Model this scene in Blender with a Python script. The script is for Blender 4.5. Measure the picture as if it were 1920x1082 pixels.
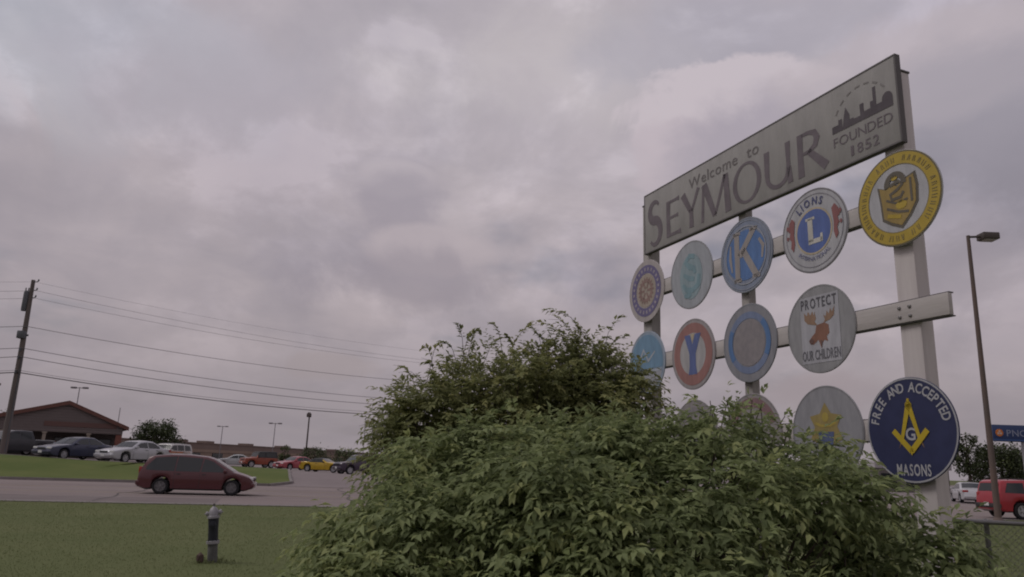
import bpy, bmesh, math, random
import numpy as np
from mathutils import Vector, Matrix

random.seed(7)
RNG = np.random.default_rng(11)
rad = math.radians
scene = bpy.context.scene
for o in list(bpy.data.objects):
    bpy.data.objects.remove(o)
COL = scene.collection

# ------------------------------------------------------------------ camera
PITCH, ROLL, FPX = rad(13.356), rad(1.9746), 1391.6
EYE = Vector((0, 0, 1.6))
Fv = Vector((0, math.cos(PITCH), math.sin(PITCH)))
U0 = Vector((0, -math.sin(PITCH), math.cos(PITCH)))
R0 = Vector((1, 0, 0))
Rv = R0 * math.cos(ROLL) + U0 * math.sin(ROLL)
Uv = U0 * math.cos(ROLL) - R0 * math.sin(ROLL)
cam_data = bpy.data.cameras.new('camera')
cam_data.sensor_width = 36.0
cam_data.lens = FPX / 1920 * 36.0
cam_data.clip_start = 0.05
cam_data.clip_end = 5000
cam = bpy.data.objects.new('camera', cam_data)
cam.matrix_world = Matrix(((Rv.x, Uv.x, -Fv.x, EYE.x), (Rv.y, Uv.y, -Fv.y, EYE.y), (Rv.z, Uv.z, -Fv.z, EYE.z), (0, 0, 0, 1)))
COL.objects.link(cam)
scene.camera = cam

# ------------------------------------------------------------------ light and sky
SUN_EL, SUN_AZ = rad(50), rad(-95)            # azimuth measured from +Y towards +X
SUN_STRENGTH, SUN_ANGLE = 0.95, rad(20)
SKY_STRENGTH = 0.05
CLOUD_GAIN = 1.14

def direction(px, py):
    d = (px - 960) * Rv - (py - 541) * Uv + FPX * Fv
    return d.normalized()

def make_world():
    w = bpy.data.worlds.new('World')
    w.cycles.sampling_method = 'MANUAL'; w.cycles.sample_map_resolution = 256
    scene.world = w
    w.use_nodes = True
    nt = w.node_tree
    nt.nodes.clear()
    N, Lk = nt.nodes.new, nt.links.new
    def math_n(op, a, b=None, c=None, clamp=False):
        n = N('ShaderNodeMath'); n.operation = op; n.use_clamp = clamp
        for i, v in enumerate((a, b, c)):
            if v is None: continue
            if isinstance(v, (int, float)): n.inputs[i].default_value = v
            else: Lk(v, n.inputs[i])
        return n.outputs[0]
    def vmath(op, a, b=None):
        n = N('ShaderNodeVectorMath'); n.operation = op
        for i, v in enumerate((a, b)):
            if v is None: continue
            if isinstance(v, (tuple, Vector)): n.inputs[i].default_value = tuple(v)
            else: Lk(v, n.inputs[i])
        return n.outputs['Value'] if op in ('DOT_PRODUCT', 'LENGTH') else n.outputs['Vector']
    def smooth(v, lo, hi):
        n = N('ShaderNodeMapRange'); n.interpolation_type = 'SMOOTHSTEP'
        Lk(v, n.inputs['Value'])
        n.inputs['From Min'].default_value = lo; n.inputs['From Max'].default_value = hi
        n.inputs['To Min'].default_value = 0; n.inputs['To Max'].default_value = 1
        return n.outputs['Result']
    def mix(fac, a, b, mode='MIX'):
        n = N('ShaderNodeMix'); n.data_type = 'RGBA'; n.blend_type = mode
        for key, v in (('Factor', fac), ('A', a), ('B', b)):
            s = [i for i in n.inputs if i.name == key and i.enabled][0]
            if isinstance(v, (int, float)): s.default_value = v
            elif isinstance(v, tuple): s.default_value = v + (1,)
            else: Lk(v, s)
        return [o for o in n.outputs if o.enabled][0]
    def noise(vec, scale, detail=6, rough=0.55, dist=0.0):
        n = N('ShaderNodeTexNoise'); n.noise_dimensions = '3D'
        Lk(vec, n.inputs['Vector'])
        n.inputs['Scale'].default_value = scale; n.inputs['Detail'].default_value = detail
        n.inputs['Roughness'].default_value = rough; n.inputs['Distortion'].default_value = dist
        return n.outputs['Fac']
    sky = N('ShaderNodeTexSky'); sky.sky_type = 'NISHITA'; sky.sun_disc = False
    sky.sun_elevation = SUN_EL; sky.sun_rotation = SUN_AZ
    sky.air_density = 1.0; sky.dust_density = 2.5; sky.ozone_density = 1.0
    tc = N('ShaderNodeTexCoord')
    d = vmath('NORMALIZE', tc.outputs['Generated'])
    sep = N('ShaderNodeSeparateXYZ'); Lk(d, sep.inputs[0])
    up = math_n('MAXIMUM', sep.outputs[2], 0.0)
    den = math_n('ADD', up, 0.22)
    comb = N('ShaderNodeCombineXYZ')
    Lk(math_n('DIVIDE', sep.outputs[0], den), comb.inputs[0])
    Lk(math_n('DIVIDE', sep.outputs[1], den), comb.inputs[1])
    P = comb.outputs[0]
    n_big = noise(P, 0.9, 3, 0.5, 0.3)
    n_mid = noise(P, 2.3, 5, 0.55, 0.4)
    n_fine = noise(d, 8.0, 5, 0.6, 0.5)
    body = math_n('ADD', math_n('MULTIPLY', n_big, 0.45), math_n('ADD', math_n('MULTIPLY', n_mid, 0.38), math_n('MULTIPLY', n_fine, 0.17)))
    tone = smooth(body, 0.38, 0.62)
    g = CLOUD_GAIN
    col = mix(tone, (0.325 * g, 0.298 * g, 0.325 * g), (0.43 * g, 0.385 * g, 0.40 * g))
    # thin places where the blue above shows through
    blue = N('ShaderNodeVectorMath'); blue.operation = 'SCALE'
    Lk(sky.outputs[0], blue.inputs[0]); blue.inputs['Scale'].default_value = SKY_STRENGTH
    n_gap = noise(vmath('ADD', P, (3.1, 7.7, 0.0)), 1.5, 4, 0.55, 0.0)
    gap = math_n('MULTIPLY', smooth(n_gap, 0.56, 0.72), 0.5)
    col = mix(gap, col, blue.outputs[0])
    # separate cloud bodies: (pixel x, y, radius x, radius y, colour, amount, wobble)
    warp = n_fine
    warp2 = noise(d, 3.6, 3, 0.55, 0.0)
    wob = math_n('ADD', math_n('MULTIPLY', math_n('SUBTRACT', warp, 0.5), 1.0), math_n('MULTIPLY', math_n('SUBTRACT', warp2, 0.5), 0.8))
    blobs = [
        (60, 60, 260, 150, (0.42, 0.425, 0.455), 0.6, 1.4, 0.7),
        (330, 130, 240, 110, (0.40, 0.375, 0.41), 0.5, 1.2, 0.5),
        (1010, 100, 300, 130, (0.48, 0.435, 0.435), 0.7, 1.6, 0.7),
        (500, 290, 260, 130, (0.36, 0.32, 0.345), 0.6, 1.2, 0.8),
        (735, 355, 100, 85, (0.31, 0.285, 0.325), 0.25, 2.2, 0.9),
        (800, 505, 230, 80, (0.295, 0.27, 0.305), 0.35, 2.0, 0.7),
        (620, 480, 130, 60, (0.29, 0.268, 0.305), 0.4, 2.0, 0.8),
        (1150, 520, 90, 70, (0.29, 0.27, 0.31), 0.45, 1.2, 0.5),
        (1740, 100, 160, 80, (0.42, 0.37, 0.40), 0.6, 1.2, 0.35),
        (1870, 330, 170, 170, (0.215, 0.205, 0.24), 0.65, 1.4, 0.6),
        (1800, 560, 130, 120, (0.36, 0.325, 0.355), 0.4, 1.2, 0.5),
        (630, 690, 90, 28, (0.43, 0.375, 0.375), 0.5, 1.2, 0.5),
        (1530, 735, 110, 40, (0.37, 0.31, 0.325), 0.55, 1.0, 0.5),
        (1400, 60, 320, 90, (0.33, 0.315, 0.36), 0.5, 1.2, 0.5),
    ]
    def draw(blobs, col, wob):
        for (px, py, rx, ry, c, amt, wb, soft) in blobs:
            cdir = direction(px, py)
            side = cdir.cross(Vector((0, 0, 1))).normalized()
            vup = side.cross(cdir).normalized()
            q = vmath('SUBTRACT', d, tuple(cdir))
            a = math_n('MULTIPLY', vmath('DOT_PRODUCT', q, tuple(side)), FPX / rx)
            b = math_n('MULTIPLY', vmath('DOT_PRODUCT', q, tuple(vup)), FPX / ry)
            r = math_n('SQRT', math_n('ADD', math_n('MULTIPLY', a, a), math_n('MULTIPLY', b, b)))
            r = math_n('ADD', r, math_n('MULTIPLY', wob, wb * 1.5))
            m = math_n('SUBTRACT', 1.0, smooth(r, 1.0 - soft, 1.0 + soft * 0.6))
            front = math_n('GREATER_THAN', vmath('DOT_PRODUCT', d, tuple(cdir)), 0.2)
            m = math_n('MULTIPLY', math_n('MULTIPLY', m, front), amt)
            col = mix(m, col, tuple(x * g for x in c))
        return col
    col = draw(blobs, col, wob)
    # billows: the same noise read a little towards the sun gives lit and shaded sides
    stretch = vmath('MULTIPLY', d, (1.0, 1.0, 1.5))
    b0 = noise(stretch, 4.2, 6, 0.58, 0.25)
    toward = vmath('ADD', stretch, (-0.030, 0.004, 0.050))
    b1 = noise(toward, 4.2, 6, 0.58, 0.25)
    relief = math_n('MULTIPLY', math_n('SUBTRACT', b0, b1), 0.85)
    puff = smooth(b0, 0.44, 0.62)
    gain = math_n('ADD', 1.0, math_n('ADD', math_n('MULTIPLY', relief, math_n('ADD', 0.3, puff)), math_n('MULTIPLY', math_n('SUBTRACT', puff, 0.45), 0.10)))
    gain = math_n('MINIMUM', math_n('MAXIMUM', gain, 0.86), 1.12)
    sc_ = N('ShaderNodeVectorMath'); sc_.operation = 'SCALE'; Lk(col, sc_.inputs[0]); Lk(gain, sc_.inputs['Scale'])
    col = sc_.outputs[0]
    wob2 = math_n('ADD', math_n('MULTIPLY', math_n('SUBTRACT', b0, 0.5), 1.3), math_n('MULTIPLY', math_n('SUBTRACT', n_fine, 0.5), 0.9))
    cumulus = [
        (1400, 245, 195, 115, (0.47, 0.415, 0.43), 0.95, 0.9, 0.12),
        (1285, 305, 120, 80, (0.43, 0.375, 0.395), 0.85, 0.9, 0.16),
        (1425, 290, 165, 95, (0.318, 0.285, 0.318), 0.85, 0.8, 0.4),
        (1300, 335, 90, 55, (0.33, 0.30, 0.33), 0.6, 1.0, 0.5),
        (1750, 110, 190, 75, (0.40, 0.352, 0.365), 0.7, 1.0, 0.22),
        (1790, 175, 180, 70, (0.28, 0.26, 0.29), 0.6, 1.0, 0.6),
        (735, 328, 75, 38, (0.41, 0.368, 0.385), 0.7, 1.2, 0.3),
        (735, 372, 78, 55, (0.275, 0.25, 0.282), 0.6, 1.2, 0.6),
        (815, 472, 120, 40, (0.40, 0.355, 0.37), 0.7, 1.2, 0.3),
        (790, 527, 175, 50, (0.262, 0.238, 0.268), 0.62, 1.2, 0.6),
        (630, 688, 85, 24, (0.35, 0.305, 0.305), 0.6, 1.0, 0.3),
        (1530, 735, 110, 36, (0.34, 0.29, 0.298), 0.6, 1.0, 0.35),
    ]
    col = draw(cumulus, col, wob2)
    # paler, greyer air low over the horizon
    low = math_n('SUBTRACT', 1.0, smooth(sep.outputs[2], 0.02, 0.26))
    col = mix(math_n('MULTIPLY', low, 0.8), col, (0.245 * g, 0.222 * g, 0.238 * g))
    hue = mix(smooth(sep.outputs[2], 0.18, 0.5), (1.0, 0.972, 0.982), (1.03, 1.04, 1.085))
    col = mix(1.0, col, hue, 'MULTIPLY')
    bg = N('ShaderNodeBackground'); Lk(col, bg.inputs['Color']); bg.inputs['Strength'].default_value = 1.0
    out = N('ShaderNodeOutputWorld'); Lk(bg.outputs[0], out.inputs['Surface'])
make_world()

sun_data = bpy.data.lights.new('sun', 'SUN')
sun_data.energy = SUN_STRENGTH
sun_data.angle = SUN_ANGLE
sun_data.color = (1.0, 0.96, 0.9)
sun = bpy.data.objects.new('sun', sun_data)
sdir = Vector((math.sin(SUN_AZ) * math.cos(SUN_EL), math.cos(SUN_AZ) * math.cos(SUN_EL), math.sin(SUN_EL)))
sun.rotation_euler = sdir.to_track_quat('Z', 'Y').to_euler()
sun.location = (10, 10, 40)
COL.objects.link(sun)

scene.view_settings.view_transform = 'Standard'
scene.view_settings.look = 'None'
scene.view_settings.exposure = 0.0
scene.view_settings.gamma = 1.0
scene.view_settings.use_curve_mapping = False
scene.render.engine = 'CYCLES'
scene.cycles.filter_width = 2.0
scene.cycles.max_bounces = 5
scene.cycles.diffuse_bounces = 3
scene.cycles.adaptive_threshold = 0.02
scene.cycles.use_denoising = True

# ------------------------------------------------------------------ materials
MATS = {}
def material(name, color, rough=0.7, metal=0.0, spec=0.4, var=0.0, var_scale=4.0, color2=None, bump=0.0, bump_scale=40.0,
             coat=0.0, stretch=(1, 1, 1), detail=6):
    """procedural surface: base colour broken up by noise, fine relief by bump"""
    if name in MATS: return MATS[name]
    m = bpy.data.materials.new(name); m.use_nodes = True
    nt = m.node_tree; b = nt.nodes['Principled BSDF']
    b.inputs['Base Color'].default_value = tuple(color) + (1,)
    b.inputs['Roughness'].default_value = rough
    b.inputs['Metallic'].default_value = metal
    b.inputs['Specular IOR Level'].default_value = spec
    if coat: b.inputs['Coat Weight'].default_value = coat; b.inputs['Coat Roughness'].default_value = 0.05
    if var or color2 or bump:
        tc = nt.nodes.new('ShaderNodeTexCoord')
        mp = nt.nodes.new('ShaderNodeMapping'); mp.inputs['Scale'].default_value = stretch
        nt.links.new(tc.outputs['Object'], mp.inputs['Vector'])
    if var or color2:
        n = nt.nodes.new('ShaderNodeTexNoise'); n.inputs['Scale'].default_value = var_scale
        n.inputs['Detail'].default_value = detail; n.inputs['Roughness'].default_value = 0.6
        nt.links.new(mp.outputs[0], n.inputs['Vector'])
        r = nt.nodes.new('ShaderNodeValToRGB')
        r.color_ramp.elements[0].position = 0.3; r.color_ramp.elements[1].position = 0.7
        c2 = color2 if color2 else tuple(min(1, c * (1 + var)) for c in color)
        c1 = color if color2 else tuple(c * (1 - var) for c in color)
        r.color_ramp.elements[0].color = tuple(c1) + (1,); r.color_ramp.elements[1].color = tuple(c2) + (1,)
        nt.links.new(n.outputs['Fac'], r.inputs['Fac']); nt.links.new(r.outputs['Color'], b.inputs['Base Color'])
    if bump:
        n2 = nt.nodes.new('ShaderNodeTexNoise'); n2.inputs['Scale'].default_value = bump_scale; n2.inputs['Detail'].default_value = 4
        nt.links.new(mp.outputs[0], n2.inputs['Vector'])
        bp = nt.nodes.new('ShaderNodeBump'); bp.inputs['Strength'].default_value = bump; bp.inputs['Distance'].default_value = 0.02
        nt.links.new(n2.outputs['Fac'], bp.inputs['Height']); nt.links.new(bp.outputs['Normal'], b.inputs['Normal'])
    MATS[name] = m
    return m

def leaf_material(name, dark, light, trans=0.3, rough=0.45):
    if name in MATS: return MATS[name]
    m = bpy.data.materials.new(name); m.use_nodes = True
    nt = m.node_tree; b = nt.nodes['Principled BSDF']; out = nt.nodes['Material Output']
    at = nt.nodes.new('ShaderNodeAttribute'); at.attribute_name = 'tint'
    r = nt.nodes.new('ShaderNodeValToRGB')
    r.color_ramp.elements[0].color = tuple(dark) + (1,); r.color_ramp.elements[1].color = tuple(light) + (1,)
    r.color_ramp.elements[1].position = 0.9
    e3 = r.color_ramp.elements.new(1.0); e3.color = (light[0] * 1.08, light[1] * 1.02, light[2] * 0.95, 1)
    nt.links.new(at.outputs['Fac'], r.inputs['Fac'])
    nt.links.new(r.outputs['Color'], b.inputs['Base Color'])
    b.inputs['Roughness'].default_value = rough
    b.inputs['Specular IOR Level'].default_value = 0.22
    tr = nt.nodes.new('ShaderNodeBsdfTranslucent'); nt.links.new(r.outputs['Color'], tr.inputs['Color'])
    mx = nt.nodes.new('ShaderNodeMixShader'); mx.inputs[0].default_value = trans
    nt.links.new(b.outputs[0], mx.inputs[1]); nt.links.new(tr.outputs[0], mx.inputs[2])
    nt.links.new(mx.outputs[0], out.inputs['Surface'])
    MATS[name] = m
    return m

M = {}
M['grass'] = material('lawn_grass', (0.10, 0.12, 0.05), 0.95, spec=0.1, color2=(0.128, 0.14, 0.064), var_scale=0.4, bump=0.25, bump_scale=25, detail=10)
M['verge'] = material('verge_grass', (0.085, 0.115, 0.035), 0.95, spec=0.1, color2=(0.125, 0.145, 0.05), var_scale=0.35, bump=0.6, bump_scale=14, detail=10)
M['road'] = material('worn_asphalt', (0.215, 0.178, 0.175), 0.9, spec=0.1, color2=(0.262, 0.222, 0.215), var_scale=0.25, bump=0.25, bump_scale=60, stretch=(0.35, 1.6, 1), detail=10)
M['lot'] = material('lot_asphalt', (0.205, 0.175, 0.178), 0.9, spec=0.1, color2=(0.25, 0.215, 0.215), var_scale=0.2, bump=0.2, bump_scale=40, detail=9)
M['concrete'] = material('kerb_concrete', (0.21, 0.19, 0.185), 0.9, spec=0.2, var=0.18, var_scale=2.0)
M['yellow_paint'] = material('road_yellow', (0.30, 0.25, 0.10), 0.85, color2=(0.27, 0.23, 0.18), var_scale=1.5)
M['white_paint'] = material('road_white', (0.36, 0.33, 0.32), 0.85, color2=(0.28, 0.25, 0.24), var_scale=1.5)
M['tyre'] = material('tyre_rubber', (0.025, 0.025, 0.027), 0.85, spec=0.2)
M['alloy'] = material('alloy_rim', (0.42, 0.42, 0.44), 0.35, metal=0.6)
M['dark_rim'] = material('dark_rim', (0.16, 0.155, 0.16), 0.5, metal=0.4)
M['glass'] = material('car_glass', (0.018, 0.022, 0.024), 0.06, spec=0.6)
M['trim'] = material('black_trim', (0.03, 0.03, 0.032), 0.6)
M['headlamp'] = material('headlamp_glass', (0.62, 0.62, 0.62), 0.12, spec=0.6)
M['amber'] = material('amber_lens', (0.45, 0.16, 0.03), 0.2)
M['redlens'] = material('red_lens', (0.30, 0.015, 0.012), 0.15, spec=0.6)
M['chrome'] = material('chrome', (0.6, 0.6, 0.6), 0.15, metal=0.9)
M['plate'] = material('plate_white', (0.55, 0.55, 0.55), 0.5)
M['bark'] = material('bark', (0.07, 0.055, 0.042), 0.95, var=0.4, var_scale=12, bump=0.6, bump_scale=30, stretch=(1, 1, 0.3))

# ------------------------------------------------------------------ mesh helpers
class MB:
    def __init__(s): s.v, s.f, s.m = [], [], []
    def add(s, vs, fs, mi=0):
        o = len(s.v); s.v += [tuple(v) for v in vs]; s.f += [tuple(i + o for i in f) for f in fs]; s.m += [mi] * len(fs); return s
    def box(s, c, size, rz=0.0, mi=0, bevel=0.0):
        x, y, z = (k / 2 for k in size)
        cs, sn = math.cos(rz), math.sin(rz)
        if bevel <= 0:
            vs = [(i * x, j * y, k * z) for i in (-1, 1) for j in (-1, 1) for k in (-1, 1)]
            fs = [(0, 1, 3, 2), (4, 6, 7, 5), (0, 4, 5, 1), (2, 3, 7, 6), (0, 2, 6, 4), (1, 5, 7, 3)]
        else:
            bm = bmesh.new(); bmesh.ops.create_cube(bm, size=1)
            for v in bm.verts: v.co = Vector((v.co.x * size[0], v.co.y * size[1], v.co.z * size[2]))
            bmesh.ops.bevel(bm, geom=list(bm.edges), offset=bevel, segments=2, profile=0.5, affect='EDGES')
            bm.verts.index_update()
            vs = [tuple(v.co) for v in bm.verts]; fs = [tuple(v.index for v in f.verts) for f in bm.faces]; bm.free()
        vs = [(c[0] + a * cs - b * sn, c[1] + a * sn + b * cs, c[2] + d) for a, b, d in vs]
        return s.add(vs, fs, mi)
    def tube(s, pts, radii, n=8, cap=True, mi=0):
        pts = [Vector(p) for p in pts]
        if isinstance(radii, (int, float)): radii = [radii] * len(pts)
        vs, fs = [], []
        ref = None
        for i, p in enumerate(pts):
            t = (pts[min(i + 1, len(pts) - 1)] - pts[max(i - 1, 0)])
            t = t.normalized() if t.length > 1e-9 else Vector((0, 0, 1))
            if ref is None:
                ref = Vector((1, 0, 0)) if abs(t.x) < 0.8 else Vector((0, 1, 0))
            a = t.cross(ref).normalized(); b = t.cross(a).normalized(); ref = -a.cross(t) if False else ref
            for k in range(n):
                w = 2 * math.pi * k / n
                vs.append(p + a * math.cos(w) * radii[i] + b * math.sin(w) * radii[i])
        for i in range(len(pts) - 1):
            for k in range(n):
                fs.append((i * n + k, i * n + (k + 1) % n, (i + 1) * n + (k + 1) % n, (i + 1) * n + k))
        if cap:
            fs.append(tuple(range(n - 1, -1, -1))); fs.append(tuple((len(pts) - 1) * n + k for k in range(n)))
        return s.add(vs, fs, mi)
    def lathe(s, prof, c=(0, 0, 0), axis='Z', n=20, mi=0, closed=False):
        vs, fs = [], []
        for (r, h) in prof:
            for k in range(n):
                w = 2 * math.pi * k / n
                p = (r * math.cos(w), r * math.sin(w), h)
                if axis == 'Y': p = (p[0], p[2], p[1])
                if axis == 'X': p = (p[2], p[0], p[1])
                vs.append((c[0] + p[0], c[1] + p[1], c[2] + p[2]))
        m = len(prof)
        for i in range(m - 1 + (1 if closed else 0)):
            j = (i + 1) % m
            for k in range(n):
                fs.append((i * n + k, i * n + (k + 1) % n, j * n + (k + 1) % n, j * n + k))
        if not closed:
            fs.append(tuple(range(n - 1, -1, -1))); fs.append(tuple((m - 1) * n + k for k in range(n)))
        return s.add(vs, fs, mi)
    def prism(s, poly, axis, a, b, mi=0):
        """polygon in the plane across `axis`, extruded from a to b"""
        def P(u, v, w): return {'X': (w, u, v), 'Y': (u, w, v), 'Z': (u, v, w)}[axis]
        n = len(poly)
        vs = [P(u, v, a) for u, v in poly] + [P(u, v, b) for u, v in poly]
        fs = [tuple(range(n)), tuple(range(2 * n - 1, n - 1, -1))] + [(i, i + n, (i + 1) % n + n, (i + 1) % n) for i in range(n)]
        return s.add(vs, fs, mi)
    def build(s, name, mats, parent=None, smooth=0, loc=None, fix=True):
        me = bpy.data.meshes.new(name)
        me.from_pydata(s.v, [], s.f)
        if not isinstance(mats, (list, tuple)): mats = [mats]
        for m in mats: me.materials.append(m)
        if len(mats) > 1: me.polygons.foreach_set('material_index', s.m)
        if fix:
            bm = bmesh.new(); bm.from_mesh(me); bmesh.ops.recalc_face_normals(bm, faces=bm.faces); bm.to_mesh(me); bm.free()
        if smooth:
            me.polygons.foreach_set('use_smooth', [True] * len(me.polygons))
            me.set_sharp_from_angle(angle=rad(smooth))
        me.update()
        o = bpy.data.objects.new(name, me); COL.objects.link(o)
        if parent is not None: o.parent = parent
        if loc is not None: o.location = loc
        return o

def tag(o, label, cat, group=None):
    o['label'] = label; o['category'] = cat
    if group: o['group'] = group
    return o
def empty(name, loc=(0, 0, 0), rz=0.0, label=None, cat=None, group=None, matrix=None):
    o = bpy.data.objects.new(name, None); o.empty_display_size = 0.2; COL.objects.link(o)
    if matrix is not None: o.matrix_world = matrix
    else:
        o.location = loc; o.rotation_euler = (0, 0, rz)
    if label: tag(o, label, cat, group)
    return o
def structure(o): o['kind'] = 'structure'; return o

def sstep(x, a, b):
    t = min(1, max(0, (x - a) / (b - a))); return t * t * (3 - 2 * t)

# ------------------------------------------------------------------ ground, road, lots
RD = Vector((math.cos(rad(14)), math.sin(rad(14)), 0))       # along the road, to the right
RN = Vector((-RD.y, RD.x, 0))                                 # across the road, away from the camera
FAR0 = Vector((-20, 40.5, 0)); NEAR0 = Vector((-11, 25.0, 0))
def off_far(x, y): return (Vector((x, y, 0)) - FAR0).dot(RN)
def terrain(x, y):
    pl = 1.0 - 0.018 * (y - 48) - 0.022 * (x + 29)
    pl = max(0.03, min(1.25, pl))
    return pl * sstep(off_far(x, y), 0.0, 9.0) + 0.012

def sheet(name, rows, mat, parent=None):
    """loft between rows of points"""
    mb = MB(); n = len(rows[0])
    vs = [p for r in rows for p in r]
    fs = [(i * n + j, i * n + j + 1, (i + 1) * n + j + 1, (i + 1) * n + j) for i in range(len(rows) - 1) for j in range(n - 1)]
    mb.add(vs, fs)
    o = mb.build(name, mat, parent, smooth=60)
    for p in o.data.polygons:
        if p.normal.z < 0:
            o.data.flip_normals(); break
    return o

g = MB()
xs = [-1800, -600, -200, -80, -40, -20, -10, 0, 10, 20, 40, 80, 200, 600, 1800]
ys = [-300, -60, -20, 0, 10, 20, 40, 80, 200, 600, 2200]
structure(sheet('ground', [[(x, y, 0.0) for x in xs] for y in ys], M['grass']))

def road_pt(base, s, t, z): 
    p = base + RD * s + RN * t
    return (p.x, p.y, z)
near_t = (NEAR0 - FAR0).dot(RN)      # negative
S = [-400, -150, -80, -50, -30, -15, 0, 8, 20, 40, 80, 160, 420]
structure(sheet('road', [[road_pt(FAR0, s, t, 0.006) for s in S] for t in (near_t, near_t * 0.5, 0.4)], M['road']))
# gutter and markings on the road
def strip(name, t0, t1, z, mat, s0=-400, s1=420, kind=True, dash=None):
    mb = MB()
    if dash is None:
        p = [road_pt(FAR0, s0, t0, z), road_pt(FAR0, s1, t0, z), road_pt(FAR0, s1, t1, z), road_pt(FAR0, s0, t1, z)]
        mb.add(p, [(0, 1, 2, 3)])
    else:
        s = s0
        while s < s1:
            p = [road_pt(FAR0, s, t0, z), road_pt(FAR0, s + dash[0], t0, z), road_pt(FAR0, s + dash[0], t1, z), road_pt(FAR0, s, t1, z)]
            mb.add(p, [(0, 1, 2, 3)]); s += dash[1]
    o = mb.build(name, mat, fix=False)
    return structure(o)
strip('gutter', near_t - 0.1, near_t + 0.55, 0.011, M['concrete'])
strip('centre_line', near_t * 0.62, near_t * 0.62 + 0.14, 0.012, M['yellow_paint'])
strip('centre_line', near_t * 0.37, near_t * 0.37 + 0.14, 0.012, M['yellow_paint'])
strip('lane_line', near_t * 0.81, near_t * 0.81 + 0.12, 0.012, M['white_paint'], s0=-120, s1=140, dash=(3, 12))
strip('lane_line', near_t * 0.19, near_t * 0.19 + 0.12, 0.012, M['white_paint'], s0=-120, s1=140, dash=(3, 12))
# tar seams and a resurfaced patch
M['tar'] = material('tar_seam', (0.085, 0.075, 0.075), 0.8, var=0.2)
M['patch'] = material('asphalt_patch', (0.165, 0.14, 0.14), 0.9, spec=0.1, color2=(0.20, 0.172, 0.17), var_scale=0.6, detail=9)
def seam(pts, w):
    mb = MB(); vs = []
    for i, (a_, b_) in enumerate(pts):
        a0_, b0_ = pts[max(0, i - 1)]; a1_, b1_ = pts[min(len(pts) - 1, i + 1)]
        t_ = Vector((a1_ - a0_, b1_ - b0_)).normalized()
        for sg in (-1, 1): vs.append(road_pt(FAR0, a_ - t_.y * w / 2 * sg, b_ + t_.x * w / 2 * sg, 0.0165))
    mb.add(vs, [(2 * i, 2 * i + 1, 2 * i + 3, 2 * i + 2) for i in range(len(pts) - 1)])
    structure(mb.build('tar_seam', M['tar'], fix=False))
rs = random.Random(8)
for t_ in (near_t * 0.72, near_t * 0.28, near_t * 0.52):
    seam([(-30 + 1.5 * k, t_ + rs.uniform(-0.07, 0.07)) for k in range(40)], 0.06)
for s_ in (-22.5, -11.0, 2.5, 11.0):
    seam([(s_ + rs.uniform(-0.25, 0.25), near_t * (0.04 + 0.92 * k / 12)) for k in range(13)], 0.06)
pm_ = MB(); pm_.add([road_pt(FAR0, a_, b_, 0.010) for a_, b_ in ((-9.5, near_t * 0.97), (6.5, near_t * 0.97), (6.3, near_t * 0.79), (-9.3, near_t * 0.78))], [(0, 1, 2, 3)])
structure(pm_.build('asphalt_patch', M['patch'], fix=False))
# near kerb
kb = MB()
for t0, t1, z0, z1 in ((near_t - 0.25, near_t - 0.1, 0.0, 0.022),):
    a = [road_pt(FAR0, -400, t0, z0 - 0.1), road_pt(FAR0, 420, t0, z0 - 0.1), road_pt(FAR0, 420, t1, z0 - 0.1), road_pt(FAR0, -400, t1, z0 - 0.1)]
    b = [(p[0], p[1], z1) for p in a]
    kb.add(a + b, [(0, 3, 2, 1), (4, 5, 6, 7), (0, 1, 5, 4), (1, 2, 6, 5), (2, 3, 7, 6), (3, 0, 4, 7)])
structure(kb.build('kerb', M['concrete']))

# parking lot behind the verge, following the rising ground
ST = [-260, -160, -110, -80, -65, -50, -40, -32, -26, -20, -14, -8, -2, 4, 10, 16, 24, 34, 48, 70, 110, 200]
TT = [0.35, 1, 2, 3, 4, 5, 6, 7, 8, 9, 11, 14, 18, 24, 32, 42, 55, 75, 110, 170, 260, 420]
def lotp(s, t):
    p = FAR0 + RD * s + RN * t
    return (p.x, p.y, terrain(p.x, p.y))
structure(sheet('parking_lot', [[lotp(s, t) for s in ST] for t in TT], M['lot']))
# grass verge
edge_far = [(-120, 62), (-80, 54.5), (-55, 52.2), (-40, 50.2), (-34, 48.8), (-30, 47.2), (-26, 46.8), (-23.2, 47.6), (-22.4, 50.5), (-22.3, 56), (-22.4, 63), (-22.5, 69), (-22.2, 72), (-21.6, 73.4), (-20.7, 72.6), (-18.9, 66.5), (-16.5, 58), (-14.5, 51), (-13.1, 46.4), (-12.5, 44.6)]
edge_road = []
S0, S1 = (Vector((-120, 62, 0)) - FAR0).dot(RD), (Vector((-13.0, 42.2, 0)) - FAR0).dot(RD)
cum = [0]
for i in range(1, len(edge_far)):
    cum.append(cum[-1] + max(0.6, edge_far[i][0] - edge_far[i - 1][0] + 0.2))
for c in cum:
    p = FAR0 + RD * (S0 + (S1 - S0) * c / cum[-1]) + RN * 0.42
    edge_road.append((p.x, p.y))
rows = []
KT = 10
for k in range(KT + 1):
    w = k / KT
    rows.append([(a[0] + (b[0] - a[0]) * w, a[1] + (b[1] - a[1]) * w, terrain(a[0] + (b[0] - a[0]) * w, a[1] + (b[1] - a[1]) * w) + 0.10) for a, b in zip(edge_road, edge_far)])
structure(sheet('grass_verge', rows, M['verge']))
kv = MB()
ring = edge_road + edge_far[::-1]
ring3 = [Vector((x, y, terrain(x, y))) for x, y in ring]
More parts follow.
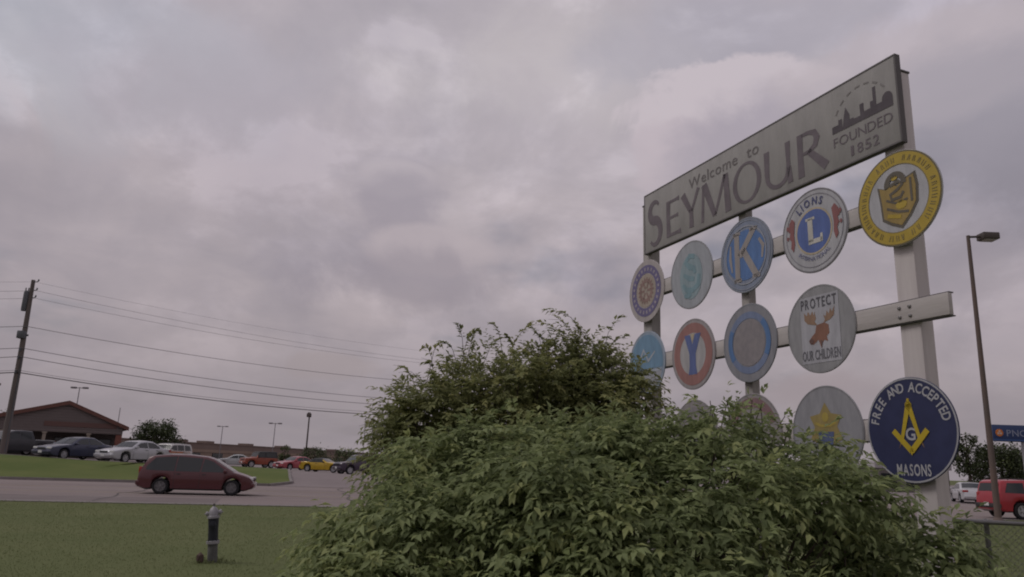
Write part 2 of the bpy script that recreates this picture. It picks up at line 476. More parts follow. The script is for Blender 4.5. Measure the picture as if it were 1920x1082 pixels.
for i in range(len(ring3) - 1):
    a, b = ring3[i], ring3[i + 1]
    t = (b - a); t.z = 0
    if t.length < 0.05: continue
    nn = Vector((t.y, -t.x, 0)).normalized() * 0.16
    vs = [a - Vector((0, 0, .1)), b - Vector((0, 0, .1)), b + nn - Vector((0, 0, .1)), a + nn - Vector((0, 0, .1))]
    vs += [v + Vector((0, 0, 0.225)) for v in vs]
    kv.add(vs, [(0, 3, 2, 1), (4, 5, 6, 7), (0, 1, 5, 4), (1, 2, 6, 5), (2, 3, 7, 6), (3, 0, 4, 7)])
structure(kv.build('verge_kerb', M['concrete']))

# ------------------------------------------------------------------ flat art and lettering
def flat(name, polys, mat, parent, z, smooth=0):
    """thin painted layer: list of polygons (each a list of (x, y)) or quads lists"""
    mb = MB()
    for p in polys:
        mb.add([(x, y, z) for x, y in p], [tuple(range(len(p)))])
    o = mb.build(name, mat, parent, fix=False)
    me = o.data
    bm = bmesh.new(); bm.from_mesh(me)
    for f in bm.faces:
        f.normal_update()
        if f.normal.z < 0: f.normal_flip()
    bmesh.ops.triangulate(bm, faces=[f for f in bm.faces if len(f.verts) > 4])
    bm.to_mesh(me); bm.free()
    return o
def ellipse(cx, cy, rx, ry, n=40, a0=0, a1=2 * math.pi):
    return [(cx + rx * math.cos(a0 + (a1 - a0) * k / n), cy + ry * math.sin(a0 + (a1 - a0) * k / n)) for k in range(n)]
def annulus(cx, cy, r0, r1, n=48, a0=0.0, a1=2 * math.pi, sx=1.0):
    out = []
    for k in range(n):
        a, b = a0 + (a1 - a0) * k / n, a0 + (a1 - a0) * (k + 1) / n
        out.append([(cx + sx * r0 * math.cos(a), cy + r0 * math.sin(a)), (cx + sx * r1 * math.cos(a), cy + r1 * math.sin(a)),
                    (cx + sx * r1 * math.cos(b), cy + r1 * math.sin(b)), (cx + sx * r0 * math.cos(b), cy + r0 * math.sin(b))])
    return out
def stroke(pts, ws):
    """ribbon with changing width along a polyline"""
    if isinstance(ws, (int, float)): ws = [ws] * len(pts)
    L, Rr = [], []
    for i, p in enumerate(pts):
        a = Vector(pts[max(i - 1, 0)]); b = Vector(pts[min(i + 1, len(pts) - 1)])
        t = (b - a).normalized(); n = Vector((-t.y, t.x)) * ws[i] / 2
        L.append((p[0] + n.x, p[1] + n.y)); Rr.append((p[0] - n.x, p[1] - n.y))
    return [[L[i], L[i + 1], Rr[i + 1], Rr[i]] for i in range(len(pts) - 1)]
GLYPH = {}
def glyph(ch, bold=0.0):
    key = (ch, bold)
    if key not in GLYPH:
        cu = bpy.data.curves.new('glyph', 'FONT'); cu.body = ch; cu.size = 1.0; cu.resolution_u = 3; cu.offset = bold
        ob = bpy.data.objects.new('glyph', cu); COL.objects.link(ob)
        dg = bpy.context.evaluated_depsgraph_get()
        me = bpy.data.meshes.new_from_object(ob.evaluated_get(dg))
        vs = [(v.co.x, v.co.y) for v in me.vertices]; fs = [tuple(p.vertices) for p in me.polygons]
        xs_ = [v[0] for v in vs] or [0, 0.3]
        GLYPH[key] = (vs, fs, min(xs_), max(xs_))
        bpy.data.objects.remove(ob); bpy.data.curves.remove(cu); bpy.data.meshes.remove(me)
    return GLYPH[key]
def text_layout(s, height, gap=0.1, bold=0.01, sx=1.0):
    """list of (polygons, x position, width), letters of cap height `height`"""
    k = height / 0.69; x = 0; out = []
    for ch in s:
        if ch == ' ': x += height * 0.55 * sx; continue
        vs, fs, x0, x1 = glyph(ch, bold)
        out.append(([[((vs[i][0] - x0) * k * sx, vs[i][1] * k) for i in f] for f in fs], x, (x1 - x0) * k * sx))
        x += (x1 - x0) * k * sx + gap * height
    return out, x - gap * height
def flat_words(name, words, mat, parent, z):
    for w in words: flat(name, w, mat, parent, z)
def text_line(s, cx, base, height, width=None, gap=0.12, bold=0.01, slope=0.0):
    lay, w = text_layout(s, height, gap, bold)
    k = (width / w) if width else 1.0
    out = []
    for polys, x, _ in lay:
        for p in polys:
            out.append([(cx + (x + q[0] - w / 2) * k, base + q[1] + slope * (x + q[0] - w / 2) * k) for q in p])
    return out
def text_arc(s, r, height, a_mid, inward=True, gap=0.2, bold=0.01, spread=None, sx=1.0, cx=0, cy=0):
    """letters round a circle; inward=True: tops point outward (upper arc), else tops point to the centre (lower arc)"""
    lay, w = text_layout(s, height, gap, bold, sx)
    k = (spread * r / w) if spread else 1.0
    out = []
    for polys, x, lw in lay:
        off = (x + lw / 2 - w / 2) * k / r
        a = a_mid - off if inward else a_mid + off
        t = Vector((math.sin(a), -math.cos(a))) if inward else Vector((-math.sin(a), math.cos(a)))
        n = Vector((math.cos(a), math.sin(a))) * (1 if inward else -1)
        o = Vector((cx + r * math.cos(a), cy + r * math.sin(a)))
        for p in polys:
            out.append([tuple(o + t * (q[0] - lw / 2) + n * (q[1] - (0 if inward else height))) for q in p])
    return out

# ------------------------------------------------------------------ the welcome sign
TH = rad(-67.735)
E_ = Vector((math.cos(TH), math.sin(TH), 0)); NF = Vector((math.sin(TH), -math.cos(TH), 0))
if NF.dot(EYE) < 0 and (EYE - Vector((1.6, 8.7, 1.6))).dot(NF) < 0: NF = -NF
SO = Vector((1.5995, 8.6998, 4.8996))
def sign_mat(u, v, w=0.0):
    p = SO + E_ * u - Vector((0, 0, v)) + NF * w
    return Matrix(((E_.x, 0, NF.x, p.x), (E_.y, 0, NF.y, p.y), (0, 1, 0, p.z), (0, 0, 0, 1)))
PANEL_L, PANEL_H = 3.663, 0.758
M['board'] = material('sign_board_paint', (0.275, 0.265, 0.262), 0.75, spec=0.2, color2=(0.345, 0.332, 0.328), var_scale=3.5, stretch=(2.2, 0.5, 1), detail=10, bump=0.15, bump_scale=30)
M['sign_edge'] = material('sign_edge_dark', (0.12, 0.11, 0.115), 0.7)
M['letter'] = material('faded_letter_paint', (0.12, 0.10, 0.115), 0.7, color2=(0.165, 0.14, 0.16), var_scale=9)
M['letter_dark'] = material('dark_letter_paint', (0.07, 0.058, 0.07), 0.7, color2=(0.10, 0.085, 0.10), var_scale=9)
M['letter_soft'] = material('soft_letter_paint', (0.16, 0.145, 0.15), 0.7, var=0.2, var_scale=9)
M['letter_pale'] = material('pale_letter_paint', (0.22, 0.205, 0.205), 0.7)
M['post'] = material('white_post_paint', (0.50, 0.455, 0.455), 0.65, spec=0.3, color2=(0.60, 0.555, 0.55), var_scale=2.5, stretch=(6, 0.35, 6), detail=10, bump=0.1, bump_scale=20)
M['dark_post'] = material('dark_post_paint', (0.27, 0.255, 0.245), 0.75, spec=0.2, color2=(0.38, 0.355, 0.34), var_scale=2.5, stretch=(6, 0.35, 6), detail=10, bump=0.1, bump_scale=20)  # darker tone for the left and middle posts
M['beam'] = material('white_beam_paint', (0.40, 0.37, 0.36), 0.65, spec=0.3, color2=(0.50, 0.465, 0.455), var_scale=4.0, stretch=(0.4, 3, 1), bump=0.1, bump_scale=20)

def world_point(u, v, w):
    return SO + E_ * u - Vector((0, 0, v)) + NF * w
M['bolt'] = material('bolt_steel', (0.22, 0.21, 0.21), 0.5, metal=0.5)
base_m = sign_mat(PANEL_L / 2, SO.z, -0.12)
sign = empty('welcome_sign', matrix=base_m, label='tall grey welcome sign board on three white posts behind the bushes', cat='sign')
# local frame of the sign: x along the board, y up from the ground, z towards the front
def sx(u): return u - PANEL_L / 2
def sy(v): return SO.z - v
def sz(w): return w + 0.12
def part_box(name, u0, u1, v0, v1, w0, w1, mat, bevel=0.006):
    mb = MB(); mb.box((0, 0, 0), (abs(u1 - u0), abs(v1 - v0), abs(w1 - w0)), bevel=bevel)
    return mb.build(name, mat, sign, smooth=40, loc=(sx((u0 + u1) / 2), sy((v0 + v1) / 2), sz((w0 + w1) / 2)))
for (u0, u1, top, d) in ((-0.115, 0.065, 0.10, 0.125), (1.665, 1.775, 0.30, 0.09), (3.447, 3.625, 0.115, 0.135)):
    p = part_box('post', u0, u1, top, SO.z + 0.25, -0.055, -0.055 - d, M['post'] if u0 > 3 else M['dark_post'], 0.008)
    if d > 0.1:
        cp = MB(); cp.box((0, 0, 0), (u1 - u0 + 0.012, 0.018, d + 0.012), bevel=0.004)
        cp.build('post_cap', M['sign_edge'], p, loc=(0, (SO.z + 0.25 - top) / 2 + 0.0091, 0))
for (u0, u1, v0, v1) in ((-0.02, 3.60, 1.148, 1.302), (-0.02, 3.895, 2.005, 2.165), (-0.02, 3.66, 2.87, 3.03)):
    b = part_box('beam', u0, u1, v0, v1, -0.054, -0.012, M['beam'], 0.004)
    h = (v1 - v0) / 2
    for sg in (1, -1):
        lip = MB(); lip.box((0, 0, 0), (u1 - u0, 0.008, 0.05)); lip.build('beam_flange', M['sign_edge'], b, loc=(0, sg * (h + 0.0045), -0.014))
for uu in (3.49, 3.58):
    for vv in (2.05, 2.12):
        bo = MB(); bo.lathe([(0.014, 0.0), (0.014, 0.008), (0.007, 0.012)], n=8); bo.build('bolt', M['bolt'], sign, loc=(sx(uu), sy(vv), sz(-0.0118)))
panel = part_box('board', 0.012, PANEL_L - 0.012, 0.012, PANEL_H - 0.012, -0.052, -0.003, M['board'], 0.003)
fr = MB()
L2, H2 = PANEL_L / 2, PANEL_H / 2
for c, sz_ in (((0, H2 - 0.008, 0), (PANEL_L, 0.016, 0.056)), ((0, -H2 + 0.008, 0), (PANEL_L, 0.016, 0.056)),
               ((-L2 + 0.008, 0, 0), (0.016, PANEL_H - 0.033, 0.056)), ((L2 - 0.008, 0, 0), (0.016, PANEL_H - 0.033, 0.056))):
    fr.box(c, sz_, bevel=0.002)
fr.build('board_edging', M['sign_edge'], panel)
ZP = 0.0275
def bu(u): return u - PANEL_L / 2
def bv(v): return PANEL_H / 2 - v
def glyph_poly(ch):
    """flared capitals drawn stroke by stroke in a unit box (0..w, 0..1)"""
    P = []
    if ch == 'S':
        pts, ws = [], []
        for k in range(25):
            t = k / 24
            if t < 0.5:
                a = rad(35) + (rad(270) - rad(35)) * (t / 0.5); c = (0.26, 0.745); r = (0.20, 0.20)
                pts.append((c[0] + r[0] * math.cos(a), c[1] + r[1] * math.sin(a)))
            else:
                a = rad(90) - (rad(90) + rad(140)) * ((t - 0.5) / 0.5); c = (0.26, 0.285); r = (0.225, 0.26)
                pts.append((c[0] + r[0] * math.cos(a), c[1] + r[1] * math.sin(a)))
            ws.append(0.07 + 0.13 * math.sin(math.pi * t) ** 1.5)
        pts[12] = (pts[11][0] * .5 + pts[13][0] * .5, pts[11][1] * .5 + pts[13][1] * .5)
        return stroke(pts, ws)
    if ch == 'E':
        P += stroke([(0.09, 0), (0.08, 0.5), (0.09, 1)], [0.17, 0.14, 0.17])
        P += stroke([(0.16, 0.955), (0.45, 0.96), (0.55, 0.955)], [0.08, 0.08, 0.13])
        P += stroke([(0.15, 0.52), (0.42, 0.52), (0.50, 0.52)], [0.075, 0.075, 0.11])
        P += stroke([(0.16, 0.045), (0.45, 0.045), (0.60, 0.05)], [0.08, 0.085, 0.14])
    if ch == 'Y':
        P += stroke([(0.09, 1), (0.40, 0.46)], [0.20, 0.15]); P += stroke([(0.74, 1), (0.45, 0.45)], [0.12, 0.075])
        P += stroke([(0.43, 0.50), (0.43, 0.2), (0.43, 0)], [0.15, 0.15, 0.18])
    if ch == 'M':
        P += stroke([(0.12, 0), (0.18, 1)], [0.09, 0.08]); P += stroke([(0.20, 1.0), (0.55, 0.06)], [0.20, 0.14])
        P += stroke([(0.92, 1), (0.56, 0.05)], [0.10, 0.07]); P += stroke([(0.94, 1), (1.0, 0)], [0.16, 0.19])
    if ch == 'O':
        for k in range(36):
            a, b = 2 * math.pi * k / 36, 2 * math.pi * (k + 1) / 36
            f = lambda t, rx, ry: (0.47 + rx * math.cos(t), 0.5 + ry * math.sin(t))
            P.append([f(a, 0.34, 0.45), f(a, 0.48, 0.52), f(b, 0.48, 0.52), f(b, 0.34, 0.45)])
    if ch == 'U':
        pts = [(0.12, 1), (0.11, 0.45)] + [(0.46 + 0.35 * math.cos(a), 0.36 + 0.32 * math.sin(a)) for a in [math.pi + math.pi * k / 12 for k in range(1, 12)]] + [(0.82, 0.45), (0.82, 1)]
        ws = [0.18, 0.155] + [0.15 - 0.05 * math.sin(math.pi * k / 12) for k in range(1, 12)] + [0.12, 0.16]
        P += stroke(pts, ws); P += stroke([(0.84, 0.4), (0.86, 0)], [0.12, 0.16])
    if ch == 'R':
        P += stroke([(0.10, 0), (0.09, 0.5), (0.10, 1)], [0.18, 0.155, 0.17])
        P += stroke([(0.16, 0.955), (0.35, 0.955), (0.52, 0.90), (0.58, 0.76), (0.52, 0.60), (0.35, 0.52), (0.16, 0.51)], [0.08, 0.09, 0.14, 0.17, 0.14, 0.09, 0.07])
        P += stroke([(0.33, 0.53), (0.80, 0.03)], [0.14, 0.20])
    return P
spans = [('S', 0.085, 0.39, 0.12, 0.70), ('E', 0.475, 0.755, 0.235, 0.675), ('Y', 0.765, 1.115, 0.255, 0.68), ('M', 1.13, 1.63, 0.262, 0.685),
         ('O', 1.665, 2.085, 0.262, 0.68), ('U', 2.135, 2.50, 0.268, 0.68), ('R', 2.57, 2.935, 0.268, 0.685)]
for ch, u0, u1, v0, v1 in spans:
    gp = glyph_poly(ch)
    xs_ = [q[0] for p in gp for q in p]; a, b = min(xs_), max(xs_)
    flat('letter', [[(bu(u0 + (q[0] - a) / (b - a) * (u1 - u0)), bv(v1) + q[1] * (v1 - v0)) for q in p] for p in gp], M['letter'], panel, ZP)
flat('lettering', text_line('Welcome', bu(1.335), bv(0.225), 0.12, 0.83, gap=0.16, bold=0.008), M['letter_soft'], panel, ZP)
for ch, cx_ in (('t', 1.925), ('o', 2.02)): flat('letter', text_line(ch, bu(cx_), bv(0.225), 0.12, 0.07 if ch == 't' else 0.095, bold=0.008), M['letter_soft'], panel, ZP)
flat('lettering', text_line('FOUNDED', bu(3.295), bv(0.555), 0.085, 0.60, gap=0.14, bold=0.0), M['letter'], panel, ZP)
for k_i, ch in enumerate('1852'): flat('numeral', text_line(ch, bu(3.185 + 0.08 * k_i), bv(0.692), 0.088, 0.03 if ch == '1' else 0.06, bold=0.008), M['letter'], panel, ZP)
# skyline emblem
sk = []
bl = 0.425
def skb(u0, u1, v): sk.append([(bu(u0), bv(bl)), (bu(u1), bv(bl)), (bu(u1), bv(v)), (bu(u0), bv(v))])
skb(2.99, 3.06, 0.36); skb(3.061, 3.10, 0.32)
sk.append([(bu(3.10), bv(bl)), (bu(3.18), bv(bl)), (bu(3.18), bv(0.31)), (bu(3.145), bv(0.235)), (bu(3.125), bv(0.30))])
skb(3.181, 3.22, 0.36); skb(3.221, 3.29, 0.375); skb(3.291, 3.33, 0.275); skb(3.331, 3.395, 0.355); skb(3.396, 3.425, 0.30); skb(3.426, 3.455, 0.185); skb(3.456, 3.51, 0.35)
sk.append([(bu(3.511), bv(bl)), (bu(3.61), bv(bl)), (bu(3.61), bv(0.34))] + [(bu(3.56 + 0.05 * math.cos(a)), bv(0.34) + 0.055 * math.sin(a)) for a in [math.pi * k / 8 for k in range(1, 8)]] + [(bu(3.511), bv(0.34))])
sk += annulus(bu(3.30), bv(bl + 0.006), 0.0, 0.001, 3)
flat('skyline_emblem', sk, M['letter_dark'], panel, ZP)
arc = []
for k in range(7):
    a0 = rad(150 - k * 18)
    arc += annulus(bu(3.30), bv(0.40), 0.285, 0.30, 4, a0 - rad(7), a0 + rad(3))
flat('skyline_arc', arc, M['letter_pale'], panel, ZP)['kind'] = 'stuff'

# ------------------------------------------------------------------ round emblem signs
def paint(name, c, v=0.16):
    c = tuple(0.84 * a + 0.16 * b for a, b in zip(c, (0.27, 0.26, 0.265)))
    return material('paint_' + name, c, 0.55, spec=0.35, var=v, var_scale=9, stretch=(1.6, 0.45, 1), detail=9)
WHITE = paint('disc_white', (0.42, 0.42, 0.45)); GREY = paint('disc_grey', (0.30, 0.30, 0.31))
D_R = 0.38
GROUP = 'round club emblem signs bolted to the welcome sign'
def disc(u, v, label, face, rim=None):
    d = empty('round_sign', matrix=sign_mat(u, v, -0.0095), label=label, cat='sign', group=GROUP)
    mb = MB(); n = 64
    prof = [(D_R - 0.004, -0.002), (D_R, 0.0), (D_R, 0.006), (D_R - 0.003, 0.008)]
    mb.lathe(prof, n=n)
    mb.build('plate', face, d, smooth=30)
    if rim: flat('rim_band', annulus(0, 0, D_R - 0.016, D_R - 0.0035, 64), rim, d, 0.0095)
    bo = MB()
    return d, bo
Z1, Z2, Z3 = 0.0105, 0.0125, 0.0145
U_ = [0.0302, 0.9242, 1.8154, 2.7078]
V_ = [1.2113, 2.0844, 2.949]

# row 1 -------------------------------------------------------------
PURPLE = paint('purple_blue', (0.12, 0.10, 0.24)); CREAM = paint('cream', (0.36, 0.30, 0.25)); MAROON = paint('maroon', (0.20, 0.10, 0.12))
d, _ = disc(U_[0], V_[0], 'small round sign with purple ring and cream centre, top row beside left post', paint('pinkish', (0.40, 0.36, 0.36)))
flat('ring', annulus(0, 0, 0.215, 0.315), PURPLE, d, Z1)
marks = []
for k in range(24):
    a = 2 * math.pi * k / 24
    marks += annulus(0, 0, 0.245, 0.285, 2, a, a + 0.12)
flat('ring_marks', marks, paint('ring_mark', (0.32, 0.28, 0.34)), d, Z2)['kind'] = 'stuff'
flat('centre', [ellipse(0, 0, 0.205, 0.205)], CREAM, d, Z1)
wheel = annulus(0, 0, 0.10, 0.14)
for k in range(6):
    a = math.pi * k / 6 * 2
    wheel += stroke([(0.03 * math.cos(a), 0.03 * math.sin(a)), (0.11 * math.cos(a), 0.11 * math.sin(a))], 0.028)
for k in range(18):
    a = 2 * math.pi * k / 18
    wheel += stroke([(0.135 * math.cos(a), 0.135 * math.sin(a)), (0.165 * math.cos(a), 0.165 * math.sin(a))], 0.024)
flat('gear_wheel', wheel, paint('gear_brown', (0.25, 0.15, 0.13)), d, Z2)

d, _ = disc(U_[1], V_[0], 'faded pale grey round sign with teal figure emblem, second in top row', paint('pale_bluegrey', (0.34, 0.36, 0.40)), paint('rim_grey', (0.25, 0.25, 0.27)))
TEAL = paint('faded_teal', (0.17, 0.29, 0.34)); TEAL2 = paint('faded_teal_light', (0.24, 0.33, 0.37))
flat('emblem_field', [ellipse(0.0, -0.02, 0.20, 0.255)], TEAL2, d, Z1)
em = stroke([(0.07, 0.19), (-0.02, 0.215), (-0.09, 0.15), (-0.02, 0.09), (0.06, 0.06), (0.08, 0.0)], [0.05, 0.06, 0.07, 0.07, 0.06, 0.04])
em += stroke([(0.14, -0.02), (0.13, -0.13), (0.03, -0.18), (-0.08, -0.16), (-0.15, -0.09)], [0.05, 0.07, 0.06, 0.06, 0.04])
em += stroke([(-0.13, 0.02), (-0.03, -0.04), (0.06, -0.06)], [0.04, 0.06, 0.05])
em += [ellipse(-0.06, -0.225, 0.07, 0.03, 16)]
flat('figure_emblem', em, TEAL, d, Z2)

BLUE_G = paint('grey_blue', (0.20, 0.24, 0.34)); BLUE = paint('bright_blue', (0.06, 0.16, 0.40)); OLDGOLD = paint('dull_gold', (0.30, 0.27, 0.26))
d, _ = disc(U_[2], V_[0], 'blue round sign with a large pale letter K, top row on middle post', BLUE_G, paint('rim_bluegrey', (0.22, 0.24, 0.28)))
flat('blue_field', [ellipse(0, 0.0, 0.285, 0.255)], BLUE, d, Z1)
k_ = stroke([(-0.12, -0.24), (-0.12, 0.24)], 0.075) + stroke([(-0.085, 0.0), (0.13, 0.235)], 0.07) + stroke([(-0.035, 0.06), (0.15, -0.235)], 0.075)
k_ += stroke([(-0.175, 0.24), (-0.065, 0.24)], 0.035) + stroke([(-0.175, -0.24), (-0.065, -0.24)], 0.035) + stroke([(0.07, 0.24), (0.18, 0.24)], 0.035) + stroke([(0.09, -0.24), (0.20, -0.24)], 0.035)
flat('letter_k', k_, OLDGOLD, d, Z2)
for r0_, r1_ in ((0.285, 0.30), (0.345, 0.352)): flat('pale_ring', annulus(0, 0, r0_, r1_), paint('ring_pale', (0.30, 0.32, 0.38)), d, Z2)
for sw in (stroke([(0.20, 0.12), (0.255, 0.04), (0.235, -0.08)], [0.03, 0.045, 0.02]), stroke([(-0.215, 0.14), (-0.225, 0.0), (-0.2, -0.14)], [0.02, 0.04, 0.02])):
    flat('pale_scroll', sw, OLDGOLD, d, Z2)

NAVY = paint('royal_blue', (0.06, 0.115, 0.36)); DKRED = paint('dull_red', (0.24, 0.07, 0.07)); GOLD = paint('pale_gold', (0.46, 0.38, 0.26))
d, _ = disc(U_[3], V_[0], 'white round sign with blue centre letter L under the word LIONS', WHITE, paint('rim_dark', (0.16, 0.15, 0.17)))
flat('outer_line', annulus(0, 0, 0.325, 0.333), paint('line_grey', (0.22, 0.21, 0.25)), d, Z1)
flat('gold_ring', annulus(0, -0.005, 0.195, 0.212), GOLD, d, Z1)
flat('blue_centre', [ellipse(0, -0.005, 0.195, 0.195)], NAVY, d, Z1)
l_ = stroke([(-0.035, -0.10), (-0.035, 0.115)], 0.058) + stroke([(-0.065, -0.10), (0.095, -0.10)], 0.042) + stroke([(0.088, -0.118), (0.088, -0.045)], 0.026) + stroke([(-0.085, 0.112), (0.02, 0.112)], 0.024)
flat('letter_l', l_, paint('letter_white', (0.52, 0.50, 0.46)), d, Z2)
flat('lettering', text_arc('LIONS', 0.235, 0.068, rad(97), gap=0.16, bold=0.03, spread=1.2, sx=0.85), paint('letter_navy', (0.05, 0.06, 0.17)), d, Z2)
flat('lettering', text_arc('INTERNATIONAL', 0.235, 0.036, rad(268), inward=False, gap=0.2, bold=0.006, spread=1.5), paint('letter_bluegrey', (0.14, 0.15, 0.28)), d, Z2)
for s_ in (-1, 1):
    h = [[(s_ * 0.215, 0.14), (s_ * 0.25, 0.175), (s_ * 0.285, 0.13), (s_ * 0.30, 0.06), (s_ * 0.275, 0.05), (s_ * 0.29, 0.0), (s_ * 0.265, -0.04), (s_ * 0.275, -0.10), (s_ * 0.245, -0.14), (s_ * 0.225, -0.07), (s_ * 0.232, 0.02)]]
    flat('lion_head', h, DKRED, d, Z2)
    flat('lion_muzzle', [ellipse(s_ * 0.305, 0.095, 0.016, 0.022, 12)], DKRED, d, Z2)
    flat('lion_paw', [ellipse(s_ * 0.308, 0.0, 0.012, 0.02, 12)], DKRED, d, Z2)

YEL = material('paint_yellow_ring', (0.37, 0.265, 0.035), 0.55, spec=0.35, color2=(0.44, 0.32, 0.055), var_scale=9)
DKY = paint('dark_yellow', (0.20, 0.145, 0.03)); BRN = paint('dark_olive', (0.085, 0.07, 0.045))
d, _ = disc(3.573, 1.197, 'large yellow ringed round sign with golden shield emblem at right end of top row', WHITE, paint('rim_olive', (0.13, 0.10, 0.03)))
flat('yellow_ring', annulus(0, 0, 0.275, 0.364), YEL, d, Z1)
flat('ring_line', annulus(0, 0, 0.268, 0.275), DKY, d, Z1)
marks = []
rr = random.Random(3)
for k in range(40):
    a = 2 * math.pi * k / 40 + 0.05
    if rr.random() < 0.2: continue
    c_ = (0.318 * math.cos(a), 0.318 * math.sin(a)); t = Vector((-math.sin(a), math.cos(a))); n_ = Vector((math.cos(a), math.sin(a)))
    for q in range(2):
        o_ = (q - 0.5) * 0.018
        p0 = Vector(c_) + t * o_ - n_ * 0.022; p1 = Vector(c_) + t * (o_ + rr.uniform(-0.01, 0.01)) + n_ * 0.022
        marks += stroke([tuple(p0), tuple(p1)], 0.007)
flat('ring_lettering', marks, DKY, d, Z2)['kind'] = 'stuff'
shield = [(-0.165, 0.13), (-0.10, 0.10), (-0.03, 0.13), (0.0, 0.10), (0.05, 0.13), (0.16, 0.16), (0.175, 0.06), (0.165, -0.07), (0.10, -0.16), (0.02, -0.235), (-0.07, -0.19), (-0.14, -0.14), (-0.15, 0.0)]
flat('shield_edge', [[(x * 1.07, y * 1.06) for x, y in shield]], BRN, d, Z1)
flat('shield', [[(x * 0.95, y * 0.95) for x, y in shield]], paint('shield_gold', (0.30, 0.20, 0.035)), d, Z2)
flat('shield_arch', annulus(-0.01, 0.12, 0.055, 0.10, 16, rad(-10), rad(190)), BRN, d, Z3)
kn = stroke([(-0.06, 0.115), (0.02, 0.135), (0.055, 0.10), (0.0, 0.065), (-0.06, 0.045), (-0.05, 0.0), (0.03, 0.0), (0.06, 0.04)], 0.026)
kn += stroke([(-0.10, 0.01), (-0.02, -0.035), (0.09, -0.03)], 0.018) + stroke([(-0.10, -0.06), (0.0, -0.11), (0.09, -0.13)], 0.02) + stroke([(0.125, 0.13), (0.125, -0.06)], 0.02)
flat('shield_figure', kn, BRN, d, Z3)
for hp in (stroke([(-0.10, -0.12), (0.02, -0.155)], 0.03), [ellipse(0.03, -0.06, 0.05, 0.035, 16)], [ellipse(-0.015, 0.17, 0.03, 0.02, 14)]):
    flat('shield_highlight', hp, YEL, d, Z3)

# row 2 -------------------------------------------------------------
d, _ = disc(U_[0], V_[1], 'light blue round sign with white lower half, partly hidden by the tall shrub', paint('pale_blue', (0.26, 0.34, 0.45)), paint('rim_paleblue', (0.34, 0.38, 0.44)))
SKYB = paint('sky_blue', (0.13, 0.26, 0.40))
flat('blue_field', [[(0.335 * math.cos(a), 0.335 * math.sin(a)) for a in [rad(-12) + rad(204) * k / 30 for k in range(31)]]], SKYB, d, Z1)
flat('white_field', [[(0.335 * math.cos(a), 0.335 * math.sin(a)) for a in [rad(200) + rad(140) * k / 24 for k in range(25)]]], paint('faded_white', (0.34, 0.35, 0.40)), d, Z1)
for wl in (stroke([(-0.18, -0.02), (-0.06, 0.16), (0.04, 0.02), (0.18, 0.12)], [0.03, 0.04, 0.04, 0.02]), stroke([(-0.3, -0.1), (0.3, -0.1)], 0.025)): flat('white_line', wl, paint('line_pale', (0.38, 0.42, 0.48)), d, Z2)

RED_F = paint('faded_red', (0.30, 0.13, 0.115))
d, _ = disc(U_[1], V_[1], 'round sign with faded red ring and a blue Y in the middle', paint('dirty_white', (0.33, 0.30, 0.31)), paint('rim_grey2', (0.26, 0.24, 0.25)))
flat('red_ring', annulus(0, 0, 0.225, 0.335), RED_F, d, Z1)
flat('pale_centre', [ellipse(0, 0, 0.225, 0.225)], paint('centre_pale', (0.38, 0.37, 0.38)), d, Z1)
y_ = [[(-0.14, 0.21), (-0.04, 0.21), (0.0, 0.10), (0.05, 0.21), (0.15, 0.21), (0.055, 0.0), (0.055, -0.13), (0.075, -0.22), (-0.075, -0.22), (-0.055, -0.13), (-0.055, 0.0)]]
flat('letter_y', y_, paint('y_blue', (0.07, 0.11, 0.30)), d, Z2)
flat('gold_detail', [[(-0.03, 0.215), (0.04, 0.215), (0.003, 0.12)]], GOLD, d, Z2)

d, _ = disc(U_[2], V_[1], 'dull grey round sign with blue ring and blank worn centre on middle post', paint('dull_bluegrey', (0.235, 0.235, 0.265)), paint('rim_bluegrey2', (0.21, 0.22, 0.25)))
flat('blue_ring', annulus(0, 0, 0.235, 0.30), paint('ring_blue', (0.15, 0.20, 0.34)), d, Z1)
for a0_, a1_ in ((150, 215), (-30, 45)):
    flat('blue_arc', annulus(0, 0, 0.24, 0.30, 16, rad(a0_), rad(a1_)), paint('arc_blue', (0.055, 0.155, 0.36)), d, Z2)
flat('worn_centre', [ellipse(0, 0, 0.225, 0.225)], material('paint_worn_centre', (0.205, 0.19, 0.205), 0.7, color2=(0.27, 0.245, 0.255), var_scale=16), d, Z1)

d, _ = disc(U_[3], V_[1], 'light grey round sign with brown moose head on white square, PROTECT above', paint('moose_grey', (0.275, 0.275, 0.29)), paint('rim_grey3', (0.24, 0.24, 0.25)))
flat('white_panel', [[(-0.21, -0.29), (0.22, -0.29), (0.22, 0.29), (-0.21, 0.29)]], paint('panel_white', (0.39, 0.39, 0.43)), d, Z1)
INK = paint('ink_black', (0.06, 0.06, 0.075))
flat('lettering', text_line('PROTECT', 0.0, 0.185, 0.085, 0.40, gap=0.22, bold=0.025), INK, d, Z2)
flat('lettering', text_line('OUR', -0.145, -0.262, 0.082, 0.125, gap=0.14, bold=0.02), paint('ink_grey', (0.10, 0.10, 0.12)), d, Z2)
flat('lettering', text_line('CHILDREN', 0.073, -0.262, 0.082, 0.275, gap=0.14, bold=0.02), paint('ink_grey', (0.10, 0.10, 0.12)), d, Z2)
MB_ = paint('moose_brown', (0.22, 0.085, 0.045)); MD = paint('moose_dark', (0.12, 0.05, 0.035)); ANT = paint('antler_tan', (0.26, 0.15, 0.085))
flat('moose_head', [[(-0.035, 0.03), (0.055, 0.045), (0.10, 0.02), (0.105, -0.05), (0.075, -0.075), (0.085, -0.12), (0.045, -0.105), (0.02, -0.13), (0.012, -0.175), (-0.005, -0.13), (-0.02, -0.095), (-0.075, -0.13), (-0.11, -0.125), (-0.12, -0.09), (-0.09, -0.06), (-0.05, -0.03)]], MB_, d, Z2)
flat('moose_muzzle', [ellipse(-0.095, -0.10, 0.026, 0.024, 14)], MD, d, Z3)
